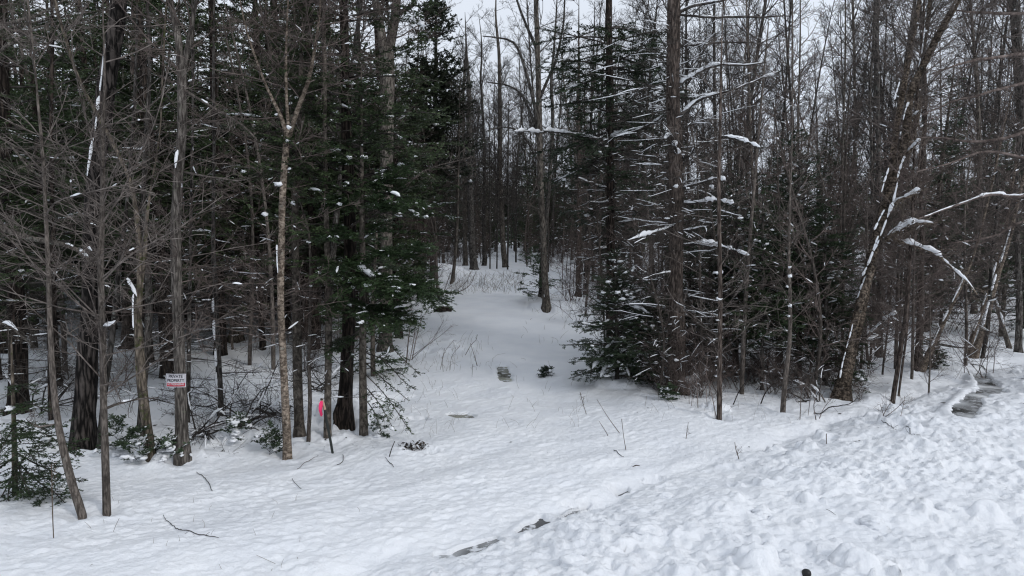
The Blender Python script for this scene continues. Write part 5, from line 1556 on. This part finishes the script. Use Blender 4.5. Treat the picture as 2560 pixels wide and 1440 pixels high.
standing('dry bent stems beside the trail above the ice puddle', [[(1193, 915, 4), (1186, 890, 3), (1176, 858, 2)], [(1163, 888, 3), (1178, 862, 3), (1190, 850, 2), (1193, 836, 3)], [(1180, 943, 2), (1182, 910, 2)]], name='dry_shrub', cat='shrub', twigs=2)
standing('bare arching shrub spreading over the west edge of the trail', [[(1115, 735, 4), (1150, 728, 4), (1175, 712, 3), (1190, 680, 2)], [(1112, 735, 4), (1140, 725, 3), (1165, 705, 2), (1178, 680, 2)], [(1108, 736, 4), (1120, 700, 3), (1128, 680, 2)], [(1105, 736, 4), (1090, 700, 3), (1080, 670, 2)]], 'redtwig', 'bare_shrub', 'shrub', -0.5, 12, 0.6)
standing('tall bare sprouts rising beside the trail behind the balsam fir boughs', [[(1016, 908, 7), (1020, 860, 6), (1026, 810, 5), (1030, 770, 3)], [(1030, 900, 5), (1042, 840, 4), (1056, 790, 3)], [(1024, 904, 4), (1034, 850, 4), (1040, 800, 3)], [(1028, 900, 4), (1060, 870, 3), (1100, 840, 2), (1130, 815, 2)], [(1030, 890, 3), (1080, 850, 2), (1110, 800, 2)]], 'redtwig', 'bare_shrub', 'shrub', 0.3, 12, 0.5)
standing('fan of thin dry stems on the trail bank above the verge puddle', [[(1100, 925, 2), (1112, 880, 2), (1135, 850, 2)], [(1125, 925, 2), (1130, 890, 2), (1150, 865, 2)], [(1108, 930, 2), (1106, 900, 2), (1112, 870, 2)]], name='dry_shrub', cat='shrub', twigs=4)
standing('bent black stem leaning up from the snow by the slim brown sapling', [[(1833, 1012, 6), (1848, 978, 5), (1868, 950, 4), (1880, 930, 3)]], 'stick', 'bent_shrub', 'stem', twigs=6, tl=0.3)
standing('bent dark stem curving up just west of the grey sapling', [[(1902, 1010, 7), (1912, 985, 6), (1928, 965, 5), (1952, 952, 4)]], 'stick', 'bent_shrub', 'stem', twigs=4, tl=0.3)
standing('brambly sprouts spreading low beside the ice stream', [[(2206, 1043, 4), (2218, 1020, 3), (2232, 1000, 2)], [(2214, 1042, 4), (2240, 1022, 3), (2262, 1000, 2)], [(2252, 1040, 3), (2258, 1015, 2), (2262, 990, 2)], [(2210, 1040, 3), (2200, 1010, 2)]], 'redtwig', 'bare_shrub', 'shrub', 0.2, 5, 0.3)
standing('tangle of thin sprouts at the foot of the fallen branch', [[(2000, 1050, 4), (2002, 1000, 4), (2005, 950, 3)], [(2040, 1050, 5), (2035, 1010, 4), (2050, 970, 3)], [(2048, 1048, 4), (2060, 1020, 3), (2085, 990, 2)], [(2020, 1040, 3), (2025, 1000, 3), (2028, 960, 2)], [(2052, 1050, 4), (2075, 1062, 3), (2110, 1060, 2)]], 'redtwig', 'bare_shrub', 'shrub', 0.3, 9, 0.4)
standing('thin upright sprouts between the small spruce and the slim brown sapling', [[(1723, 1010, 3), (1722, 960, 3)], [(1745, 1020, 4), (1742, 960, 3), (1738, 900, 2)], [(1768, 1018, 3), (1765, 950, 3), (1770, 870, 2)], [(1729, 1015, 3), (1735, 940, 2)], [(1790, 1040, 5), (1778, 980, 4), (1765, 930, 3)]], 'redtwig', 'bare_shrub', 'shrub', 0.3, 9, 0.4)
standing('tall brown brush sprouting behind the lichen grey trunk', [[(1405 + 9 * k, 745 - 3 * (k % 3), 4), (1407 + 10 * k, 660, 4), (1410 + 11 * k + (k % 2) * 8, 560, 3)] for k in range(8)], 'redtwig', 'bare_shrub', 'shrub', 0.6, 14, 0.9)
standing('thin whip standing in the near corner beside the young hemlock', [[(134, 1346, 5), (131, 1270, 5), (129, 1160, 4)]], 'stalk', 'dry_plant', 'stalk', twigs=4, tl=0.2)
standing('thin leaning stalk on snow below the curved sapling', [[(283, 1330, 2), (290, 1312, 2), (298, 1296, 2)]])

# fallen logs
def log(label, pts, Y, mat, snowspan, thick, r=None, dY=0.0):
    P, Rr = stem_from(pts, Y, None, dY, 0.2, sink=False)
    b = P[0]
    g = Geo(); trunk_geo(P, Rr, g, 10, flare=0, rough=0.1)
    o = thing('fallen_log', label, 'log', b)
    g.build('trunk', M[mat], o, origin=b)
    q = Geo(); Tree.snow_line(TD, P, Rr, snowspan, thick, q); q.build('snow_clumps', M['snow'], o, origin=b)
class _D: rng = np.random.default_rng(3)
TD = _D()
log('dark fallen log lying level in the woods behind the leaning mossy tree', [(455, 772, 12), (540, 768, 14), (640, 774, 16), (720, 770, 12)], 25, 'dark', [(0.05, 0.3, 1), (0.4, 0.6, 1), (0.7, 0.95, 0.8)], 0.04)
log('thin fallen pole lying above the dark log behind the sign tree', [(450, 742, 7), (520, 730, 8), (600, 728, 7), (660, 735, 5)], 23, 'dark', [(0.0, 0.4, 1), (0.5, 0.9, 1)], 0.03)
log('thin snowy fallen pole resting low behind the sign tree', [(470, 830, 6), (540, 824, 6), (640, 820, 4)], 20, 'dark', [(0.1, 0.45, 0.8), (0.6, 0.9, 0.6)], 0.022)
log('snow topped fallen log behind the pale clump by the ice stream', [(2300, 806, 16), (2380, 812, 18), (2440, 826, 18), (2520, 822, 14)], 25, 'dark', [(0.05, 0.5, 1.2), (0.55, 0.95, 1)], 0.06)
log('dark fallen log at the foot of the lichen grey trunk', [(1372, 762, 10), (1400, 766, 10), (1425, 773, 6)], 36.5, 'dark', [(0.0, 0.5, 1)], 0.05)
log('thin fallen pole dusted with snow in front of the pale clump', [(2300, 838, 7), (2340, 858, 7), (2400, 868, 6), (2480, 868, 4)], 19.5, 'dark', [(0.45, 0.92, 0.8)], 0.022)
log('snowy dead limb propped against the thickest brown trunk', [(1690, 972, 8), (1720, 955, 8), (1768, 932, 5)], 15.0, 'dark', [(0.02, 0.98, 1.3)], 0.05, dY=0.2)
log('snowy dead limb arching low out of the birch thicket', [(2140, 868, 9), (2170, 840, 8), (2195, 815, 7), (2220, 792, 6), (2245, 782, 4)], 16.0, 'dark', [(0.3, 0.6, 0.7), (0.62, 0.98, 1.2)], 0.035, dY=-0.4)
log('short snowy limb stub slanting below the arching one in the birch thicket', [(2160, 852, 7), (2180, 846, 7), (2202, 837, 5)], 16.0, 'dark', [(0.1, 0.98, 1.2)], 0.03)

# brush tangles and seedlings on the west side
def tangle(label, px, py, n1, ln, seed, lean=(0.5, 0, 0.5)):
    b = ground(px, py); rng = np.random.default_rng(seed)
    A = np.empty((n1, 6, 3)); A[:, 0] = b + rng.normal(0, 0.15, (n1, 3)) * (1, 1, 0.0)
    d = norm(np.array(lean) + rng.normal(0, 0.6, (n1, 3))); d[:, 2] = np.abs(d[:, 2]) * 0.8
    L_ = ln * rng.uniform(0.5, 1.1, n1)
    for k in range(1, 6):
        A[:, k] = A[:, k - 1] + d * (L_ / 5)[:, None]; d = norm(d + rng.normal(0, 0.18, (n1, 3)) + np.array([0, 0, -0.12]))
    RA = np.linspace(0.016, 0.004, 6)[None] * np.ones((n1, 1))
    g, s = Geo(), Geo()
    tubes(A, RA, 5, g)
    B, RB, _, _ = sprout(A, RA, np.full(n1, 9), 0.15, 1, ln * 0.45, (30, 70), 5, 0.006, 0.0026, -0.1, 0.3, rng=rng); tubes(B, RB, 4, g)
    C, RC, _, _ = sprout(B, RB, np.full(len(B), 5), 0.2, 1, ln * 0.18, (30, 70), 3, 0.003, 0.0022, -0.1, 0.3, rng=rng); tubes(C, RC, 3, g)
    snow_strips(A, RA, s, 0.7, 0.018, (0.15, 0.4), slope=0.95, rng=rng); snow_strips(B, RB, s, 0.12, 0.012, (0.3, 0.6), rng=rng)
    o = thing('dead_shrub', label, 'brush', b)
    g.build('branches', M['deadtwig'], o, origin=b)
    if s.n: s.build('snow_clumps', M['snow'], o, origin=b)


tangle('dead brush tangle behind the sign tree, spreading toward the snowy pole', 500, 1092, 12, 1.9, 1, (0.5, 0.1, 0.55))
tangle('dead brush tangle between the snowy pole and the yellow birch', 610, 1070, 12, 1.7, 2, (0.2, 0.1, 0.45))
tangle('dead brush tangle behind the yellow birch', 690, 1040, 9, 1.5, 3, (-0.4, 0.3, 0.4))
tangle('dead brush caught behind the slim ringed fir trunk', 800, 975, 10, 1.5, 4, (-0.2, 0.2, 0.5))
tangle('dead brush under the dark hemlock at the west edge', 90, 1030, 9, 1.6, 6, (0.4, 0.2, 0.5))
tangle('dead brush under the young firs beside the peeling birch', 2040, 1000, 9, 1.3, 7, (0.1, 0.1, 0.6))


def seedling(label, px, py, h, lm, nb, leaf, snow_k, seed, ln=0.05, wd=0.02):
    b = ground(px, py); rng = np.random.default_rng(seed)
    z = np.linspace(-0.1, h, 6)
    P = np.stack([b[0] + 0.05 * np.sin(z * 4), b[1] + 0 * z, b[2] + z], -1); Rr = np.linspace(0.008, 0.002, 6)
    leafg, wood, snow = Geo(), Geo(), Geo()
    conifer_crown(P, Rr, leafg, wood, snow, rng, 0.08, lm, nb, dens=70, ln=ln, wd=wd, n2=9, n3=3, el=(40, 85), up=-0.5, shape=0.6, snow_p=0.15 * snow_k, thick=0.016)
    if snow_k > 0.5:
        C = b + np.stack([rng.normal(0, lm * 0.45, int(14 * snow_k)), rng.normal(0, lm * 0.35, int(14 * snow_k)) - 0.03, h * rng.random(int(14 * snow_k)) ** 1.6], -1)
        blobs(C, 0.045 * rng.uniform(0.4, 1.3, len(C)), snow, 0.5, rng)
    o = thing('evergreen_plant', label, 'seedling', b)
    leafg.build('leaves', M[leaf], o, False, origin=b); wood.build('stem', M['deadtwig'], o, origin=b)
    if snow.n: snow.build('snow_clumps', M['snow'], o, origin=b)


seedling('drooping evergreen seedling by the foot of the yellow birch', 672, 1138, 0.42, 0.22, 26, 'spr', 0.3, 11)
seedling('leafy evergreen seedling tucked behind the straight pale sapling', 288, 1130, 0.50, 0.28, 34, 'spr', 0.6, 12)
seedling('leafy evergreen seedling between the pale sapling and the crooked mossy tree', 345, 1152, 0.45, 0.30, 34, 'spr', 0.6, 13)
seedling('seedling nearly buried in snow clumps beside the brush tangle', 588, 1098, 0.34, 0.22, 16, 'spr', 2.2, 14)
seedling('low sprig weighed down by snow at the foot of the sign tree', 425, 1148, 0.22, 0.34, 18, 'spr', 1.8, 15)
seedling('snow covered sprig at the foot of the bright balsam fir', 945, 1092, 0.30, 0.12, 12, 'spr', 1.6, 16)
seedling('small dark evergreen tuft alone on the snow beside the trail puddle', 1366, 940, 0.16, 0.15, 26, 'spr', 0.0, 17)
seedling('low evergreen sprig at the snow line left of the propped snowy limb', 1668, 1000, 0.22, 0.25, 26, 'spr', 0.3, 18)
seedling('snow dusted evergreen at the foot of the leaning peeling birch', 2130, 985, 0.40, 0.42, 40, 'spr', 0.7, 19)
seedling('feathery evergreen seedling behind the small spruce, facing the thickest trunk', 1655, 965, 0.55, 0.30, 36, 'hem', 0.4, 20)
seedling('drooping small evergreen reaching over the trail beside the lichen grey trunk', 1335, 752, 2.2, 1.3, 40, 'spr', 0.5, 21, 0.09, 0.03)

# leaf litter showing through the snow, and the dark lump by the trail
def litter(label, px, py, n_, sx, sy, seed, mat='leaf', size=0.035):
    b = ground(px, py); rng = np.random.default_rng(seed); g = Geo()
    c = np.stack([b[0] + rng.normal(0, sx, n_), b[1] + rng.normal(0, sy, n_)], -1)
    z = H(c[:, 0], c[:, 1]) + rng.uniform(0.0, 0.05, n_)
    a = rng.random(n_) * 6.28
    u = np.stack([np.cos(a), np.sin(a), rng.normal(0, 0.5, n_)], -1); v = np.stack([-np.sin(a), np.cos(a), rng.normal(0, 0.5, n_)], -1)
    C = np.concatenate([c, z[:, None]], 1); s = (size * rng.uniform(0.5, 1.3, n_))[:, None]
    V = np.stack([C - u * s, C + v * s * 0.5, C + u * s, C - v * s * 0.5 + np.array([0, 0, 0.008])], 1)
    g.add(V.reshape(-1, 3), np.arange(n_ * 4).reshape(-1, 4))
    o = g.build('leaf_litter', M[mat], None, False, origin=b); o.location = tuple(b); o['kind'] = 'stuff'


litter('', 1050, 1120, 46, 0.08, 0.05, 31)
litter('', 1022, 1122, 40, 0.08, 0.04, 32, 'stick')
g = Geo(); V_, F_ = ICO3
b = ground(1110, 775)
V2 = V_ * np.array([0.34, 0.22, 0.16]) * (1 + 0.3 * vnoise(V_[:, 0] * 2 + 5, V_[:, 1] * 2 + V_[:, 2] * 3)[:, None])
g.add(V2 + b, None, F_); o = g.build('rotten_stump', M['hemlock'], None, origin=b); o.location = tuple(b)
tag(o, 'dark rotten stump showing through snow at the west edge of the trail', 'stump')

# dry grass poking through the snow
def grass(regions, seed):
    rng = np.random.default_rng(seed); A = []
    for (x0, y0, x1, y1, n_, h) in regions:
        for _ in range(n_):
            p = ground(rng.uniform(x0, x1), rng.uniform(y0, y1))
            L_ = h * rng.uniform(0.4, 1.2)
            d = np.array([rng.normal(0, 0.35), rng.normal(0, 0.2), 1.0])
            c = rng.normal(0, 0.35, 3); c[2] = -abs(c[2])
            A.append([p + d * L_ * u + c * L_ * u * u for u in (-0.2, 0.25, 0.6, 1.0)])
    A = np.array(A); r = np.array([0.0022, 0.002, 0.0017, 0.0012]) * (A[:, :1, 1] / 12).clip(1, 3.5)
    g = Geo(); tubes(A, r, 3, g)
    o = g.build('dry_grass', M['straw']); o['kind'] = 'stuff'


grass([(1120, 690, 1310, 735, 330, 0.55), (1000, 850, 1240, 930, 70, 0.4), (960, 900, 1150, 1100, 60, 0.28), (1240, 900, 1480, 1080, 40, 0.25), (1300, 740, 1420, 860, 30, 0.3), (200, 1250, 900, 1430, 26, 0.10), (1600, 950, 2050, 1060, 70, 0.3), (900, 940, 1000, 1020, 30, 0.35)], 41)

# large clods on the ploughed bank
for k, (px, py, r, label) in enumerate([
    (1440, 1392, 0.135, 'largest rounded snow clod, low on the ploughed bank near the ditch water'),
    (1620, 1312, 0.125, 'wide rounded snow clod in the middle of the ploughed bank'),
    (1664, 1222, 0.085, 'snow clod standing highest on the lip of the bank above the ditch'),
    (1975, 1386, 0.12, 'snow clod beside the black post top at the near edge of the bank'),
    (2180, 1290, 0.11, 'flattened snow clod halfway up the ploughed bank'),
    (1905, 1265, 0.10, 'snow clod on the ploughed bank above the flattened one'),
    (2370, 1255, 0.10, 'snow clod high on the ploughed bank near its east side'),
    (1315, 1420, 0.10, 'snow clod at the near end of the ditch ice')]):
    b = ground(px, py + 20)
    rng = np.random.default_rng(60 + k)
    V2 = V_ * (1 + 0.22 * vnoise(V_[:, 0] * 1.7 + 9 * k, V_[:, 1] * 1.7 + V_[:, 2] * 1.3)[:, None] + 0.16 * vnoise(V_[:, 0] * 4 + k, V_[:, 1] * 5 + V_[:, 2] * 4)[:, None])
    V2 = V2 * r * np.array([1.2, 0.95, 0.7])
    g = Geo(); g.add(V2 + b + np.array([0, 0, r * -0.02]), None, F_)
    o = g.build('snow_clod', M['ground'], None, origin=b); o.location = tuple(b)
    tag(o, label, 'snow clod', 'clods of ploughed snow')

# ---------------------------------------------------------------- the sign
c = at(447, 948, SIGN_Y)
hit = SIGN_T.P[np.argmin(np.abs(SIGN_T.P[:, 2] - c[2]))]
rad = SIGN_T.R[np.argmin(np.abs(SIGN_T.P[:, 2] - c[2]))]
SW, SH = 0.290, 0.205
sy = hit[1] - rad * 1.10 - 0.012
sgn = thing('warning_sign', 'white and red private property no trespassing sign nailed to a tan tree trunk', 'sign', (c[0], sy, c[2]))
sgn.rotation_euler = (math.radians(-2), math.radians(1.5), math.radians(6))


def bow(x): return 0.045 * (x / (SW / 2)) ** 2 * 0.55


def sheet(x0, x1, z0, z1, y, thick, name, mat, parent):
    nx_ = 16
    X = np.linspace(x0, x1, nx_)
    F = np.stack([X, y + bow(X), 0 * X], -1)
    V = []
    for zz_, yy_ in ((z0, 0), (z1, 0), (z1, thick), (z0, thick)):
        V.append(F + np.array([0, yy_, zz_]))
    V = np.concatenate(V); i = np.arange(nx_ - 1); Q = []
    for k in range(4):
        a_, b_ = k * nx_, ((k + 1) % 4) * nx_
        Q.append(np.stack([a_ + i, a_ + i + 1, b_ + i + 1, b_ + i], -1))
    Q.append(np.array([[0, nx_, 2 * nx_, 3 * nx_], [nx_ - 1, 4 * nx_ - 1, 3 * nx_ - 1, 2 * nx_ - 1]]))
    g = Geo(); g.add(V, np.concatenate(Q))
    return g.build(name, M[mat], parent, False)


sheet(-SW / 2, SW / 2, -SH / 2, SH / 2, 0, 0.002, 'panel', 'white', sgn)
fx_, fz_ = SW / 2 - 0.012, SH / 2 - 0.012
band = sheet(-fx_ + 0.003, fx_ - 0.003, -fz_ + 0.003, -0.038, -0.0015, 0.001, 'red_band', 'signred', sgn)
for (a_, b_, c_, d_) in [(-fx_, fx_, fz_ - 0.0025, fz_), (-fx_, fx_, -fz_, -fz_ + 0.0025), (-fx_, -fx_ + 0.0025, -fz_ + 0.003, fz_ - 0.003), (fx_ - 0.0025, fx_, -fz_ + 0.003, fz_ - 0.003)]:
    sheet(a_, b_, c_, d_, -0.0018, 0.001, 'border_line', 'signblack', sgn)


def lettering(txt, cx_, cz_, size, wid, mat, parent, y):
    cu = bpy.data.curves.new('lettering', 'FONT')
    cu.body = txt; cu.size = size; cu.align_x = 'CENTER'; cu.align_y = 'CENTER'; cu.offset = size * 0.022; cu.extrude = 0.0003
    tmp = bpy.data.objects.new('tmp_text', cu); COL.objects.link(tmp)
    bpy.context.view_layer.update()
    me = bpy.data.meshes.new_from_object(tmp.evaluated_get(bpy.context.evaluated_depsgraph_get()))
    bpy.data.objects.remove(tmp)
    co = np.empty(len(me.vertices) * 3); me.vertices.foreach_get('co', co); co = co.reshape(-1, 3)
    sx = wid / (co[:, 0].max() - co[:, 0].min())
    X = co[:, 0] * sx + cx_
    N_ = np.stack([X, y + bow(X) - co[:, 2], co[:, 1] + cz_], -1)
    me.vertices.foreach_set('co', N_.astype(np.float32).ravel()); me.update()
    me.materials.clear(); me.materials.append(M[mat])
    o_ = bpy.data.objects.new('lettering', me); COL.objects.link(o_); o_.parent = parent
    return o_


lettering('PRIVATE', 0, 0.062, 0.062, 0.20, 'signblack', sgn, -0.0022)
lettering('PROPERTY', 0, 0.0, 0.062, 0.245, 'signblack', sgn, -0.0022)
lettering('NO TRESPASSING', 0, -0.058, 0.040, 0.235, 'white', band, -0.0032)
for x_, z_ in [(-0.02, 0.1), (0.02, -0.1)]:
    V2 = ICO1[0] * 0.005 + np.array([x_, bow(x_) - 0.002, z_]); g = Geo(); g.add(V2, None, ICO1[1]); g.build('nail', M['steel'], sgn)

# ---------------------------------------------------------------- the flagged stake
b = ground(832, 1134)
Y_ = b[1]
st = thing('marker_stake', 'leaning black stake with a fluorescent pink ribbon tied at its top', 'stake', b)
P = np.array([at(833, 1142, Y_), at(826, 1100, Y_), at(818, 1060, Y_), at(811, 1020, Y_)])
P, Rr = as_poly(P, np.full(4, 0.021), 8)
g = Geo(); tubes(P, Rr, 4, g); g.build('shaft', M['steel'], st, False, origin=b)
P = np.array([at(812, 1024, Y_), at(807, 1004, Y_), at(804, 997, Y_)]); P2, Rr2 = as_poly(P, np.array([0.024, 0.022, 0.020]), 5)
g = Geo(); tubes(P2, Rr2, 4, g); g.build('stake_top', M['wood'], st, False, origin=b)
c = at(804, 998, Y_ - 0.01)
g = Geo(); P3, R3 = as_poly(np.array([c + (0, 0, -0.008), c + (0.002, 0, 0.012)]), np.array([0.024, 0.02]), 3); tubes(P3, R3, 6, g); g.build('cap', M['stick'], st, False, origin=b)


def ribbon(pts, wid, parent, phase):
    n_ = 26
    P = smooth_line(np.array(pts), 0.008)
    u = np.linspace(0, 1, len(P))
    wv = wid * (0.45 + 0.55 * np.sin(np.clip(u * 2.2 + 0.35, 0, math.pi - 0.4)))
    tw = 0.5 * np.sin(u * 5 + phase)
    D = np.stack([np.cos(tw), np.sin(tw), 0 * u], -1)
    g = Geo(); k = len(P)
    V = np.concatenate([P - D * wv[:, None] / 2, P + D * wv[:, None] / 2])
    V = np.concatenate([V, V + np.array([0, 0.0012, 0])])
    i = np.arange(k - 1)
    g.add(V, np.concatenate([np.stack([i, i + 1, k + i + 1, k + i], -1), np.stack([2 * k + i, 3 * k + i, 3 * k + i + 1, 2 * k + i + 1], -1)]))
    return g.build('ribbon', M['pink'], parent, True, origin=b)


Yr = Y_ - 0.035
ribbon([at(804, 1002, Yr), at(801.5, 1008, Yr - 0.01), at(800.5, 1020, Yr - 0.015), at(801.5, 1032, Yr - 0.01), at(803.5, 1041, Yr)], 0.050, st, 0.3)
ribbon([at(806, 1004, Yr), at(805, 1014, Yr - 0.005), at(803.5, 1028, Yr), at(805, 1038, Yr)], 0.030, st, 2.0)

# black post top at the near edge of the bank
b = ground(2016, 1437)
b[2] = at(2016, 1424, b[1])[2] - 0.034
pt = thing('marker_post', 'rounded black post top poking out of the ploughed bank at its near edge', 'post', b)
z = np.array([-0.30, -0.02, 0.0, 0.018, 0.030, 0.036, 0.038]); r = np.array([0.042, 0.042, 0.043, 0.039, 0.027, 0.011, 0.002])
g = Geo(); tubes((b + np.stack([0 * z, 0 * z, z], -1))[None], r[None], 20, g); g.build('post', M['black'], pt, origin=b)
z = np.array([-0.045, -0.04, -0.03, -0.025]); r = np.array([0.042, 0.047, 0.047, 0.042])
g = Geo(); tubes((b + np.stack([0 * z, 0 * z, z], -1))[None], r[None], 20, g); g.build('collar', M['black'], pt, origin=b)

# the snow sinks away round the trunks: melt hollows with a soft rim
for x, y, r in WELLS:
    if y > 34 or r < 0.02: continue
    R0 = r * 1.5 + 0.09
    w_ = window(x, y, R0 * 3)
    if XX[w_].size == 0: continue
    q = np.hypot(XX[w_] - x, (YY[w_] - y)) / R0 * (1 + 0.35 * vnoise(XX[w_] / 0.25, YY[w_] / 0.25))
    ZZ[w_] += -(0.05 + 0.35 * r) * np.exp(-q * q * 0.8) + (0.02 + 0.12 * r) * np.exp(-((q - 1.7) / 0.6) ** 2)
co = np.stack([XX, YY, ZZ], -1).astype(np.float32)
gr.data.vertices.foreach_set('co', co.ravel())
gr.data.update()

# needles, bark flakes and twig ends dropped on the snow under the trees
rl = np.random.default_rng(91)
n = 2600
ly = 10.3 + 20 * rl.random(n) ** 1.6
lx = rl.uniform(-0.8, 0.8, n) * ly
ok = ((lx < -2.2) & (ly > 10.5 + 0.4 * rl.random(n))) | ((lx > 2.4) & (ly > 13.0)) | (rl.random(n) < 0.10)
lx, ly = lx[ok], ly[ok]
n = len(lx)
a_ = rl.random(n) * 6.28
u = np.stack([np.cos(a_), np.sin(a_), 0 * a_], -1); v = np.stack([-np.sin(a_), np.cos(a_), 0.3 + 0 * a_], -1)
C = np.stack([lx, ly, H(lx, ly) + 0.006], -1)
sz = (0.005 * (1 - rl.random(n)) ** -0.4)[:, None]
V2 = np.stack([C - u * sz * 1.8, C + v * sz * 0.6, C + u * sz * 1.8, C - v * sz * 0.6], 1)
g = Geo(); g.add(V2.reshape(-1, 3), np.arange(n * 4).reshape(-1, 4))
o = g.build('bark_litter', M['stick'], None, False); o['kind'] = 'stuff'
